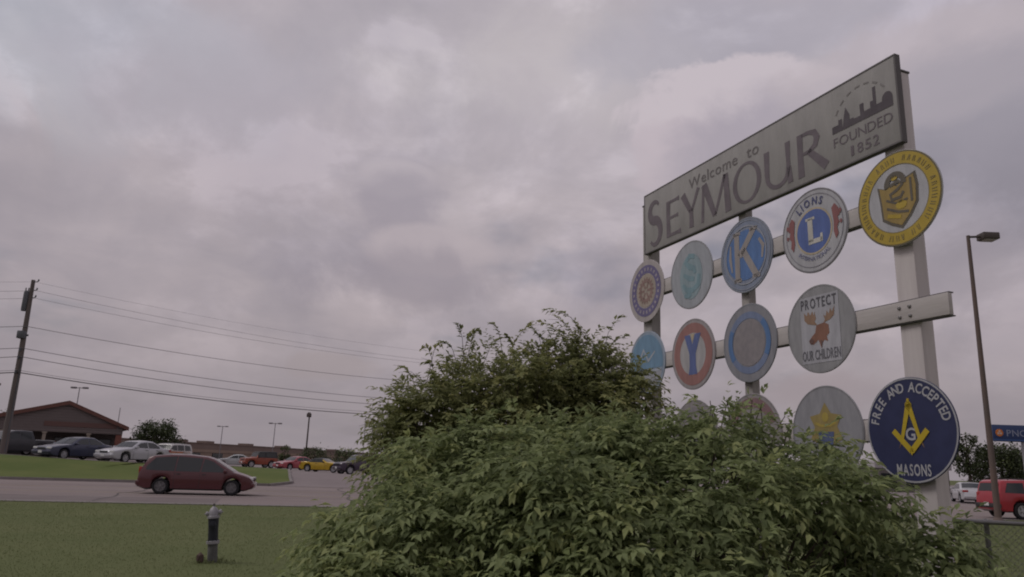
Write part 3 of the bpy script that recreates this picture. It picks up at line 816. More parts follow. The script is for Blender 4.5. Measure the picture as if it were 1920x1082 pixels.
flat('moose_beard', [[(0.0, -0.10), (0.03, -0.11), (0.013, -0.172)]], MD, d, Z3)
flat('antler', [[(-0.02, 0.03), (-0.07, 0.04), (-0.13, 0.055), (-0.165, 0.09), (-0.165, 0.16), (-0.135, 0.125), (-0.12, 0.165), (-0.095, 0.125), (-0.07, 0.16), (-0.055, 0.115), (-0.045, 0.155), (-0.035, 0.09), (-0.05, 0.065)]], ANT, d, Z2)
flat('antler', [[(0.05, 0.045), (0.08, 0.05), (0.12, 0.06), (0.165, 0.09), (0.175, 0.17), (0.145, 0.12), (0.13, 0.155), (0.11, 0.11), (0.09, 0.14), (0.075, 0.095), (0.05, 0.11), (0.065, 0.07)]], ANT, d, Z2)

# row 3 -------------------------------------------------------------
d, _ = disc(U_[1], V_[2], 'greyish pink round sign just peeking over the front bush, bottom row', paint('greypink', (0.29, 0.265, 0.27)), paint('rim_grey4', (0.24, 0.23, 0.24)))
flat('faded_ring', annulus(0, 0, 0.24, 0.30), paint('ring_faded', (0.24, 0.22, 0.24)), d, Z1)
flat('faded_centre', [ellipse(0, 0, 0.18, 0.18)], paint('centre_faded', (0.27, 0.26, 0.28)), d, Z1)
d, _ = disc(U_[2], V_[2], 'round sign with reddish band mostly hidden behind leaves below middle post', paint('pinkgrey', (0.31, 0.28, 0.285)), paint('rim_grey5', (0.24, 0.22, 0.23)))
flat('red_band', annulus(0, 0, 0.25, 0.34, 30, rad(20), rad(160)), paint('band_red', (0.23, 0.125, 0.14)), d, Z1)
flat('dark_centre', [ellipse(0, 0, 0.14, 0.14)], paint('centre_bluegreen', (0.14, 0.17, 0.17)), d, Z1)
d, _ = disc(U_[3], V_[2], 'pale round sign with yellow and blue crest half hidden by the front bush', paint('disc_pale', (0.285, 0.285, 0.315)), paint('rim_grey6', (0.22, 0.22, 0.235)))
cr = [[(0, 0.24), (0.06, 0.15), (0.17, 0.13), (0.12, 0.04), (0.17, -0.06), (0.07, -0.10), (0, -0.21), (-0.07, -0.10), (-0.17, -0.06), (-0.12, 0.04), (-0.17, 0.13), (-0.06, 0.15)]]
flat('crest', cr, paint('crest_yellow', (0.30, 0.225, 0.06)), d, Z1)
flat('crest_blue', [[(-0.085, 0.0), (0.085, 0.0), (0.07, -0.10), (0, -0.15), (-0.07, -0.10)]], paint('crest_blue', (0.06, 0.09, 0.21)), d, Z2)
flat('crest_star', [ellipse(0, 0.12, 0.035, 0.04, 14)], paint('crest_gold', (0.40, 0.30, 0.04)), d, Z2)
flat('crest_band', stroke([(-0.11, 0.075), (-0.05, 0.05), (0.05, 0.05), (0.11, 0.075)], 0.022), paint('crest_gold', (0.40, 0.30, 0.04)), d, Z2)

DNAVY = material('paint_dark_navy', (0.032, 0.037, 0.092), 0.5, spec=0.3, var=0.15, var_scale=6)
LET = paint('letter_silver', (0.40, 0.40, 0.43)); MY = material('paint_emblem_yellow', (0.46, 0.34, 0.03), 0.5, spec=0.3, var=0.08, var_scale=9)
d, _ = disc(3.503, 2.953, 'dark navy round sign with yellow square and compasses, FREE AND ACCEPTED MASONS', DNAVY, paint('rim_silver', (0.36, 0.36, 0.39)))
for wd, am, spd in (('FREE', rad(152), 0.66), ('AND', rad(110), 0.46), ('ACCEPTED', rad(49), 1.32)):
    flat('lettering', text_arc(wd, 0.272, 0.07, am, gap=0.22, bold=0.022, spread=spd, sx=0.78), LET, d, Z1)
flat('lettering', text_line('MASONS', 0.0, -0.325, 0.078, 0.28, gap=0.18, bold=0.02), LET, d, Z1)
cp = stroke([(0.0, 0.185), (-0.075, -0.075)], [0.042, 0.026]) + stroke([(0.0, 0.185), (0.075, -0.075)], [0.042, 0.026])
cp += [ellipse(0, 0.175, 0.028, 0.03, 14), [(-0.013, 0.19), (0.013, 0.19), (0.008, 0.225), (-0.008, 0.225)]]
flat('compasses', cp, MY, d, Z2)
for s_ in (-1, 1): flat('compass_point', [[(s_ * 0.088, -0.075), (s_ * 0.062, -0.075), (s_ * 0.105, -0.135)]], paint('point_brown', (0.16, 0.085, 0.03)), d, Z1)
sq = stroke([(-0.142, -0.005), (0.0, -0.155)], 0.042) + stroke([(0.142, -0.005), (0.0, -0.155)], 0.042) + [[(-0.02, -0.15), (0.02, -0.15), (0, -0.185)]]
flat('square', sq, MY, d, Z3)
flat('letter_g', [[(x * 1.0, y) for x, y in p] for p in text_line('G', 0.0, -0.075, 0.085, None, bold=0.02)], LET, d, Z2)

# ------------------------------------------------------------------ foliage tools
LEAF4 = np.array([(0, 0, 0), (0.5, 0, 0.0), (1, 0, -0.10), (0.42, 0.5, 0.12), (0.42, -0.5, 0.12)])
LEAF_F = np.array([(0, 1, 3), (3, 1, 2), (0, 4, 1), (4, 2, 1)])
def leaf_object(name, pos, dirs, ups, length, width, tint, mat, parent, stuff=True):
    """pos, dirs, ups: (n,3) arrays; every leaf a folded blade of four faces"""
    n = len(pos)
    dirs = dirs / np.linalg.norm(dirs, axis=1, keepdims=True)
    side = np.cross(ups, dirs); side /= (np.linalg.norm(side, axis=1, keepdims=True) + 1e-9)
    nor = np.cross(dirs, side)
    L = np.asarray(length).reshape(n, 1, 1); Wd = np.asarray(width).reshape(n, 1, 1)
    v = pos[:, None, :] + dirs[:, None, :] * (LEAF4[None, :, 0:1] * L) + side[:, None, :] * (LEAF4[None, :, 1:2] * Wd) + nor[:, None, :] * (LEAF4[None, :, 2:3] * L * 0.9)
    v = v.reshape(-1, 3)
    f = (LEAF_F[None] + (np.arange(n) * 5)[:, None, None]).reshape(-1, 3)
    me = bpy.data.meshes.new(name)
    me.vertices.add(len(v)); me.vertices.foreach_set('co', v.astype(np.float32).ravel())
    me.loops.add(f.size); me.loops.foreach_set('vertex_index', f.astype(np.int32).ravel())
    me.polygons.add(len(f)); me.polygons.foreach_set('loop_start', np.arange(0, f.size, 3, dtype=np.int32))
    me.update(calc_edges=True)
    at = me.attributes.new('tint', 'FLOAT', 'POINT')
    at.data.foreach_set('value', np.repeat(np.clip(tint, 0, 1), 5).astype(np.float32))
    me.materials.append(mat)
    o = bpy.data.objects.new(name, me); COL.objects.link(o); o.parent = parent
    if stuff: o['kind'] = 'stuff'
    return o
def unit(v): return v / (np.linalg.norm(v, axis=-1, keepdims=True) + 1e-9)

def sprigs(base, out, count, length, leaf, droop, rng, tint0, tint_spread=0.25):
    """arching shoots from `base` points along `out` with leaves in pairs; returns leaf arrays and stem polylines"""
    n = len(base)
    P, D, Uu, Ls, T = [], [], [], [], []
    stems = []
    ln = length * rng.uniform(0.65, 1.25, n)
    dr = droop * rng.uniform(0.4, 1.5, n)
    tt = tint0 + rng.normal(0, tint_spread, n)
    side = unit(np.cross(out, np.array([0, 0, 1.0])) + rng.normal(0, 0.05, (n, 3)))
    for k in range(count):
        t = (k + 0.6) / count
        p = base + out * (ln * t)[:, None]
        p[:, 2] -= dr * ln * t * t
        tan = out.copy(); tan[:, 2] -= 2 * dr * t; tan = unit(tan)
        for s in (-1, 1):
            dd = unit(tan * (0.55 + 0.5 * t) + side * (s * (0.95 - 0.35 * t)) + rng.normal(0, 0.22, (n, 3)) + np.array([0, 0, -0.28]))
            up = unit(np.array([0, 0, 1.0]) + rng.normal(0, 0.35, (n, 3)) + out * 0.3)
            P.append(p + rng.normal(0, 0.006, (n, 3))); D.append(dd); Uu.append(up)
            Ls.append(leaf * rng.uniform(0.5, 1.3, n) * (1.0 - 0.25 * t)); T.append(tt + 0.25 * t + rng.normal(0, 0.1, n))
    return np.concatenate(P), np.concatenate(D), np.concatenate(Uu), np.concatenate(Ls), np.concatenate(T)

def stems_part(parent, lines, mat, name='stem'):
    mb = MB()
    for pts, r0, r1 in lines:
        mb.tube(pts, [r0 + (r1 - r0) * i / (len(pts) - 1) for i in range(len(pts))], n=6)
    return mb.build(name, mat, parent, smooth=60)
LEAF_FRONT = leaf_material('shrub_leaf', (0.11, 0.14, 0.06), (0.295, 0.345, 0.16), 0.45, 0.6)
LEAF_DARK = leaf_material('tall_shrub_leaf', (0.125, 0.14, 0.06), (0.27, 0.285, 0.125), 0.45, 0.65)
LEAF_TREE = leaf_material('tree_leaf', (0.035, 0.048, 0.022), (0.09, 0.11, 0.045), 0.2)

# ------------------------------------------------------------------ the two big shrubs
def interp(x, tab):
    return float(np.interp(x, [a for a, _ in tab], [b for _, b in tab]))
def front_shrub():
    rng = np.random.default_rng(5)
    top = [(-1.15, 0.55), (-0.98, 0.92), (-0.78, 1.24), (-0.58, 1.48), (-0.36, 1.64), (-0.12, 1.72), (0.3, 1.77), (0.8, 1.80), (1.2, 1.82), (1.4, 1.87), (1.6, 1.79), (1.85, 1.58), (2.05, 1.40), (2.25, 1.20), (2.45, 0.95), (2.6, 0.5)]
    cy0 = 4.35
    root = empty('leafy_shrub', (0.75, cy0, 0), label='broad light green leafy bush filling the foreground in front of the sign', cat='shrub')
    P, D, Uu, Ls, T = [], [], [], [], []
    stems = []
    inv = np.array([0.75, cy0, 0])
    n_lobe = 0
    tries = 0
    while n_lobe < 165 and tries < 4000:
        tries += 1
        x = rng.uniform(-1.02, 2.36); t = rng.uniform(-1, 0.75)
        z0 = interp(x, top)
        y = cy0 + t * 1.5
        zz = z0 * math.sqrt(max(0.02, 1 - (abs(t) ** 2.2) * 0.82))
        lr = rng.uniform(0.2, 0.36)
        if t < -0.3 and rng.uniform() < 0.3: zz -= rng.uniform(0, 0.5)
        c = np.array([x, y, zz - lr * 0.75 + rng.normal(0, 0.07)])
        if c[2] < 0.2: continue
        n_lobe += 1
        ns = int(32 + 72 * lr)
        nrm = unit(np.array([(x - 0.75) * 0.35, t * 1.3 - 0.25, 1.0]))
        out = unit(rng.normal(0, 1, (ns, 3)) * np.array([1, 1, 0.55]) + nrm * 1.35)
        base = c + out * lr * rng.uniform(0.35, 1.0, (ns, 1)) * 0.8
        p, dd, up, ls, tt = sprigs(base, out, 5, rng.uniform(0.17, 0.26), 0.068, 0.6, rng, 0.45 + rng.normal(0, 0.13))
        P.append(p); D.append(dd); Uu.append(up); Ls.append(ls); T.append(tt)
        b0 = np.array([0.75 + (x - 0.75) * 0.25 + rng.normal(0, 0.1), cy0 + (y - cy0) * 0.2, 0.0])
        mid = b0 * 0.45 + c * 0.55 + np.array([0, 0, 0.12])
        stems.append(([b0, mid, c], 0.016, 0.006))
    # single long shoots along the skyline
    for (x, y, h, lean) in [(-0.9, 4.3, 0.30, -0.5), (-1.0, 4.2, 0.28, -0.6), (-0.75, 4.5, 0.3, -0.3), (-1.05, 4.0, 0.26, -0.5), (1.30, 4.7, 0.42, -0.10), (1.37, 4.6, 0.38, 0.1), (1.50, 4.7, 0.46, 0.05), (1.62, 4.75, 0.44, 0.3), (1.72, 4.7, 0.40, 0.1), (1.56, 4.6, 0.36, -0.2),
                          (1.85, 4.6, 0.34, 0.5), (1.95, 4.6, 0.36, 0.3), (0.5, 4.6, 0.30, 0.1), (0.1, 4.7, 0.28, -0.1), (0.9, 4.7, 0.26, 0.2), (-0.3, 4.7, 0.26, -0.2), (1.26, 4.75, 0.36, 0.05), (1.42, 4.75, 0.42, -0.1), (1.46, 4.55, 0.40, 0.2), (1.58, 4.65, 0.46, -0.05), (1.66, 4.6, 0.38, 0.15), (1.78, 4.7, 0.36, 0.25), (1.34, 4.8, 0.44, 0.15), (2.0, 4.55, 0.28, 0.1)]:
        z0 = interp(x, top) - 0.1
        b = np.array([[x, y, z0]]); o = unit(np.array([[lean, -0.1, 1.0]]))
        p, dd, up, ls, tt = sprigs(b, o, 8, h, 0.066, 0.3, rng, 0.5)
        P.append(p); D.append(dd); Uu.append(up); Ls.append(ls); T.append(tt)
        stems.append(([b[0] - np.array([lean * .1, 0, 0.25]), b[0], b[0] + o[0] * h * 0.5 - np.array([0, 0, 0.075 * h]), b[0] + o[0] * h * 0.97 - np.array([0, 0, 0.28 * h])], 0.006, 0.0025))
    # inner leaves that close the bush; darker tint paints shade into its gaps
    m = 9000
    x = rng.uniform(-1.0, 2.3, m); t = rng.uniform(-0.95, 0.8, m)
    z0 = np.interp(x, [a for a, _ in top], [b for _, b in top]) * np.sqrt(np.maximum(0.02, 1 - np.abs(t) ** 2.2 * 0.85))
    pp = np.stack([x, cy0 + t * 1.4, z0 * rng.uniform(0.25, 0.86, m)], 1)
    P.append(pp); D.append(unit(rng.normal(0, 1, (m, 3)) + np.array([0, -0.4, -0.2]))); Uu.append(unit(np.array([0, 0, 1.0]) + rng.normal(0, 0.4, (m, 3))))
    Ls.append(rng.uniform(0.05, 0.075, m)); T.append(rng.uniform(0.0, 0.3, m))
    P, D, Uu, Ls, T = map(np.concatenate, (P, D, Uu, Ls, T))
    # keep clear of the sign plane
    so = np.array(SO); nf = np.array(NF)
    keep = ((P - so) @ nf > 0.12)
    P, D, Uu, Ls, T = P[keep], D[keep], Uu[keep], Ls[keep], T[keep]
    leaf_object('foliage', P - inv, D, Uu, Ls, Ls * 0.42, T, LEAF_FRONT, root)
    stems_part(root, [([np.array(q) - inv for q in pts], a, b) for pts, a, b in stems], M['bark'])
front_shrub()

def tall_shrub():
    rng = np.random.default_rng(9)
    C = np.array([-0.08, 7.1, 0.0])
    root = empty('tall_shrub', tuple(C), label='tall dark green shrub with loose twigs against the sky left of the sign', cat='shrub')
    P, D, Uu, Ls, T, stems = [], [], [], [], [], []
    top = [(-1.2, 2.1), (-1.0, 2.36), (-0.8, 2.52), (-0.5, 2.68), (-0.2, 2.78), (0.15, 2.84), (0.4, 2.84), (0.75, 2.94), (1.0, 2.86), (1.15, 2.6), (1.25, 2.2)]
    for k in range(180):
        x = rng.uniform(-1.06, 1.14); t = rng.uniform(-1, 1)
        zt = interp(x, top) * (1 - 0.18 * t * t)
        z = zt - 0.25 - abs(rng.normal(0, 0.55))
        if z < 0.9: continue
        c = np.array([x, 7.1 + t * 0.85, z])
        lr = rng.uniform(0.16, 0.3)
        ns = int(16 + 40 * lr)
        out = unit(rng.normal(0, 1, (ns, 3)) + np.array([x * 0.5, t * 0.4 - 0.1, 0.75]))
        base = c + out * lr * rng.uniform(0.2, 0.9, (ns, 1))
        a = sprigs(base, out, 5, 0.21, 0.07, 0.35, rng, 0.5 + rng.normal(0, 0.14))
        for L_, v in zip((P, D, Uu, Ls, T), a): L_.append(v)
        b0 = np.array([x * 0.2 + rng.normal(0, 0.08), 7.1 + t * 0.1, 0.0])
        stems.append(([b0, b0 * 0.5 + c * 0.5 + np.array([x * 0.05, 0, 0.15]), c], 0.018, 0.005))
    # loose shoots on the outline (x, z of the tip base, lean, length)
    for (x, z, lean, ln) in [(-0.85, 2.38, -0.9, 0.34), (-0.95, 2.42, -0.7, 0.30), (-1.02, 2.05, -1.3, 0.34), (-1.1, 2.1, -1.0, 0.30), (-1.05, 1.9, -1.6, 0.34), (-1.0, 1.98, -1.2, 0.36), (-1.12, 1.88, -0.8, 0.26), (-0.75, 2.5, -0.5, 0.24), (-0.55, 2.66, -0.6, 0.2), (-0.35, 2.72, 0.3, 0.2), (0.05, 2.72, 0.5, 0.24), (0.3, 2.66, 0.7, 0.26), (0.02, 2.7, -0.4, 0.2),
                             (0.70, 2.72, -0.9, 0.50), (0.66, 2.80, -1.0, 0.36), (0.78, 2.76, -0.6, 0.34), (0.30, 2.66, 0.4, 0.24), (0.82, 2.72, 0.5, 0.24), (0.92, 2.66, 0.75, 0.28), (1.0, 2.5, 1.0, 0.3), (1.08, 2.3, 1.2, 0.26), (-0.2, 2.74, 0.6, 0.2), (-0.7, 2.6, 0.3, 0.2), (-1.05, 1.8, -0.9, 0.28), (-0.4, 2.7, 0.4, 0.18), (1.1, 2.15, 1.0, 0.26), (0.52, 2.90, -1.0, 0.42), (0.60, 2.94, -0.8, 0.34), (0.56, 2.96, -1.3, 0.26), (0.95, 2.88, 0.4, 0.28), (1.02, 2.82, 0.8, 0.25), (-0.1, 2.82, -0.3, 0.22), (0.28, 2.86, -0.5, 0.25), (-0.75, 2.58, -0.3, 0.26), (-0.45, 2.74, -0.2, 0.24)]:
        y = 7.1 + rng.uniform(-0.4, 0.3)
        b = np.array([[x, y, z]]); o = unit(np.array([[lean, rng.uniform(-.2, .2), 0.9]]))
        a = sprigs(b, o, 9, ln, 0.08, 0.5, rng, 0.45)
        for L_, v in zip((P, D, Uu, Ls, T), a): L_.append(v)
        stems.append(([b[0] - np.array([lean * .2, 0, 0.35]), b[0], b[0] + o[0] * ln * 0.5 - np.array([0, 0, .12 * ln]), b[0] + o[0] * ln - np.array([0, 0, 0.5 * ln])], 0.0035, 0.0012))
    m = 4500
    x = rng.uniform(-0.85, 1.0, m); t = rng.uniform(-0.9, 0.9, m)
    zt = np.interp(x, [a for a, _ in top], [b for _, b in top])
    pp = np.stack([x, 7.1 + t * 0.8, zt - 0.45 - np.abs(rng.normal(0, 0.7, m))], 1)
    pp = pp[pp[:, 2] > 0.7]; m = len(pp)
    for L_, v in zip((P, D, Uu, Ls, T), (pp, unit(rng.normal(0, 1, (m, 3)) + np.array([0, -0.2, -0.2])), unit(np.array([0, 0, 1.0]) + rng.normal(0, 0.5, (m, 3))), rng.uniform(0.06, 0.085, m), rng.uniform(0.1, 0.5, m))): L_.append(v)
    P, D, Uu, Ls, T = map(np.concatenate, (P, D, Uu, Ls, T))
    keep = ((P - np.array(SO)) @ np.array(NF) > 0.12)
    P, D, Uu, Ls, T = P[keep], D[keep], Uu[keep], Ls[keep], T[keep]
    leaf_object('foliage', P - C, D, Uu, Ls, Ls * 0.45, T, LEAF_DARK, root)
    stems_part(root, [([np.array(q) - C for q in pts], a, b) for pts, a, b in stems], M['bark'])
tall_shrub()

# ------------------------------------------------------------------ trees
def tree(loc, height, rx, crown0, label, name='tree', seed=1, n_clump=60, leaf=0.22, mat=LEAF_TREE, per=26, shape='round', group=None, trunk_r=None, tint=0.4):
    rng = np.random.default_rng(seed)
    root = empty(name, loc, label=label, cat='tree' if name == 'tree' else 'shrub', group=group)
    tr = trunk_r or height * 0.022
    mb = MB()
    mb.tube([(0, 0, -0.2), (0.02, 0, height * 0.3), (-0.03, 0.02, height * 0.6), (0, 0, height * 0.85)], [tr * 1.4, tr, tr * 0.6, tr * 0.2], n=8)
    for k in range(9):
        a = rng.uniform(0, 6.28); z = rng.uniform(crown0 + 0.05 * height, height * 0.75); r = rx * rng.uniform(0.5, 0.85)
        mb.tube([(0, 0, z - 0.1 * height), (math.cos(a) * r * 0.5, math.sin(a) * r * 0.5, z), (math.cos(a) * r, math.sin(a) * r, z + 0.12 * height)], [tr * 0.45, tr * 0.3, tr * 0.12], n=5)
    mb.build('trunk', M['bark'], root, smooth=60)
    P, D, T = [], [], []
    ch = height - crown0
    for k in range(n_clump):
        w = unit(rng.normal(0, 1, 3)); rr_ = rng.uniform(0.45, 1.0) ** 0.6
        z = 0.5 + 0.5 * w[2] * rr_
        if shape == 'cone': f = (1 - z) * 1.25 + 0.08
        elif shape == 'dome': f = math.sqrt(max(0.03, 1 - z * z)) * 1.15
        else: f = math.sqrt(max(0.02, 1 - (2 * z - 1) ** 2)) + 0.15
        ang = math.atan2(w[1], w[0])
        c = np.array([math.cos(ang) * rx * f * rr_ * 0.88, math.sin(ang) * rx * f * rr_ * 0.88, crown0 + z * ch * 0.92])
        s = rx * rng.uniform(0.16, 0.3)
        q = rng.normal(0, 0.5, (per, 3)) * s * np.array([1, 1, 0.75])
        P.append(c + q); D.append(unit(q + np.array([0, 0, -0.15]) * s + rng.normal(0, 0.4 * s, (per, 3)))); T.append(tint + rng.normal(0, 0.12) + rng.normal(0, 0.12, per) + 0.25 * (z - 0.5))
    P, D, T = map(np.concatenate, (P, D, T)); m = len(P)
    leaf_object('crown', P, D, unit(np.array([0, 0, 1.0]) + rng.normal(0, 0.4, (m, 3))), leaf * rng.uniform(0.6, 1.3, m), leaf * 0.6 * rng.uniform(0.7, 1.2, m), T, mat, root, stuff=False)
    return root

# ------------------------------------------------------------------ vehicles
def lerp_tab(tab):
    xs_ = np.array([a for a, _ in tab][::-1]); zs_ = np.array([b for _, b in tab][::-1])
    return lambda x: float(np.interp(x, xs_, zs_))
WHEELS = {}
def wheel_meshes(r, w):
    key = (round(r, 3), round(w, 3))
    if key in WHEELS: return WHEELS[key]
    t = MB(); t.lathe([(r * 0.66, -w / 2), (r * 0.93, -w / 2), (r, -w * 0.3), (r, w * 0.3), (r * 0.93, w / 2), (r * 0.66, w / 2)], axis='Y', n=28, closed=True)
    to = t.build('tyre', M['tyre'], smooth=40)
    q = MB(); q.lathe([(r * 0.655, -w * 0.42), (r * 0.655, w * 0.46), (r * 0.58, w * 0.46), (r * 0.54, w * 0.25), (r * 0.05, w * 0.22)], axis='Y', n=28)
    for k in range(5):
        a = 2 * math.pi * k / 5
        c, s = math.cos(a), math.sin(a)
        poly = [(c * r * 0.1 - s * r * 0.11, s * r * 0.1 + c * r * 0.11), (c * r * 0.58 - s * r * 0.075, s * r * 0.58 + c * r * 0.075), (c * r * 0.58 + s * r * 0.075, s * r * 0.58 - c * r * 0.075), (c * r * 0.1 + s * r * 0.11, s * r * 0.1 - c * r * 0.11)]
        q.prism(poly, 'Y', w * 0.27, w * 0.43)
    q.lathe([(r * 0.15, w * 0.26), (r * 0.15, w * 0.45), (r * 0.08, w * 0.47)], axis='Y', n=12)
    ro = q.build('rim', M['alloy'], smooth=35)
    WHEELS[key] = (to.data, ro.data)
    bpy.data.objects.remove(to); bpy.data.objects.remove(ro)
    return WHEELS[key]

SPECS = {
 'sedan': dict(L=4.7, W=1.80, belt=0.93, tum=0.42, wx=(1.42, -1.36), wr=0.325, gc=0.2,
    top=[(2.35, 0.50), (2.33, 0.66), (2.22, 0.76), (1.7, 0.87), (1.08, 0.95), (0.98, 0.97), (0.30, 1.36), (0.0, 1.42), (-0.35, 1.445), (-0.85, 1.41), (-1.62, 1.03), (-1.72, 1.01), (-2.22, 0.97), (-2.32, 0.86), (-2.35, 0.5)],
    ws=(0.94, 0.34), rw=(-0.92, -1.56),
    win=[[(0.80, 0.97), (0.26, 1.28), (-0.28, 1.345), (-0.30, 0.97)], [(-0.36, 0.97), (-0.34, 1.345), (-0.84, 1.315), (-1.30, 1.08), (-1.28, 0.97)]], doors=(0.86, -0.33, -1.22), hl=0.70, tl=0.84),
 'minivan': dict(L=4.75, W=1.86, belt=0.95, tum=0.30, wx=(1.50, -1.40), wr=0.33, gc=0.19,
    top=[(2.375, 0.45), (2.36, 0.64), (2.28, 0.75), (2.0, 0.86), (1.66, 0.95), (1.55, 0.98), (0.62, 1.53), (0.35, 1.61), (-0.4, 1.675), (-1.2, 1.67), (-1.85, 1.60), (-2.02, 1.54), (-2.27, 1.06), (-2.34, 0.92), (-2.375, 0.45)],
    ws=(1.50, 0.66), rw=(-2.05, -2.25),
    win=[[(1.30, 0.97), (0.62, 1.42), (0.26, 1.53), (0.18, 0.97)], [(0.13, 0.97), (0.20, 1.54), (-0.82, 1.595), (-0.86, 0.97)], [(-0.91, 0.97), (-0.87, 1.595), (-1.74, 1.52), (-2.06, 1.14), (-2.06, 1.0)]], doors=(1.18, 0.15, -0.88), hl=0.72, tl=0.98),
 'suv': dict(L=4.4, W=1.78, belt=1.06, tum=0.20, wx=(1.36, -1.24), wr=0.36, gc=0.28,
    top=[(2.2, 0.5), (2.19, 0.88), (2.08, 0.98), (1.1, 1.06), (0.98, 1.08), (0.50, 1.58), (0.2, 1.66), (-1.0, 1.68), (-1.85, 1.65), (-2.0, 1.57), (-2.14, 1.08), (-2.19, 0.95), (-2.2, 0.5)],
    ws=(0.95, 0.54), rw=(-2.02, -2.12),
    win=[[(0.84, 1.10), (0.46, 1.50), (-0.05, 1.56), (-0.05, 1.10)], [(-0.13, 1.10), (-0.13, 1.56), (-0.92, 1.56), (-0.92, 1.10)], [(-1.04, 1.10), (-1.04, 1.56), (-1.75, 1.54), (-1.92, 1.12)]], doors=(0.86, -0.09, -0.98), hl=0.86, tl=0.95, rack=True),
 'jeep': dict(L=3.9, W=1.7, belt=1.12, tum=0.10, wx=(1.22, -1.18), wr=0.39, gc=0.34,
    top=[(1.95, 0.6), (1.93, 1.02), (1.85, 1.06), (0.75, 1.14), (0.66, 1.16), (0.42, 1.70), (0.2, 1.78), (-1.0, 1.82), (-1.85, 1.80), (-1.93, 1.12), (-1.95, 1.0), (-1.95, 0.6)],
    ws=(0.64, 0.45), rw=(-1.86, -1.92),
    win=[[(0.52, 1.18), (0.36, 1.62), (-0.30, 1.66), (-0.30, 1.18)], [(-0.45, 1.18), (-0.45, 1.66), (-1.65, 1.66), (-1.70, 1.18)]], doors=(0.55, -0.38), hl=0.92, tl=0.9),
 'pickup': dict(L=5.5, W=1.95, belt=1.15, tum=0.30, wx=(1.75, -1.65), wr=0.39, gc=0.32,
    top=[(2.75, 0.6), (2.73, 0.98), (2.6, 1.08), (1.5, 1.18), (1.40, 1.20), (0.72, 1.72), (0.4, 1.80), (-0.3, 1.83), (-0.85, 1.80), (-1.02, 1.26), (-1.05, 1.20), (-2.65, 1.20), (-2.73, 1.1), (-2.75, 0.6)],
    ws=(1.34, 0.78), rw=(-0.88, -1.0),
    win=[[(1.20, 1.20), (0.70, 1.62), (0.12, 1.70), (0.12, 1.20)], [(0.04, 1.20), (0.04, 1.70), (-0.72, 1.68), (-0.78, 1.20)]], doors=(1.22, 0.08, -0.85), hl=0.90, tl=1.0),
 'coupe': dict(L=4.5, W=1.80, belt=0.90, tum=0.45, wx=(1.38, -1.34), wr=0.33, gc=0.18,
    top=[(2.25, 0.45), (2.23, 0.66), (2.12, 0.76), (1.5, 0.87), (0.72, 0.94), (0.62, 0.96), (0.0, 1.27), (-0.3, 1.33), (-0.7, 1.30), (-1.45, 0.98), (-1.55, 0.97), (-2.12, 0.93), (-2.22, 0.82), (-2.25, 0.45)],
    ws=(0.58, 0.04), rw=(-0.78, -1.40),
    win=[[(0.44, 0.94), (0.0, 1.18), (-0.45, 1.23), (-0.50, 0.94)], [(-0.56, 0.94), (-0.52, 1.23), (-0.72, 1.22), (-1.05, 1.02), (-1.02, 0.94)]], doors=(0.5, -0.53), hl=0.68, tl=0.80),
}
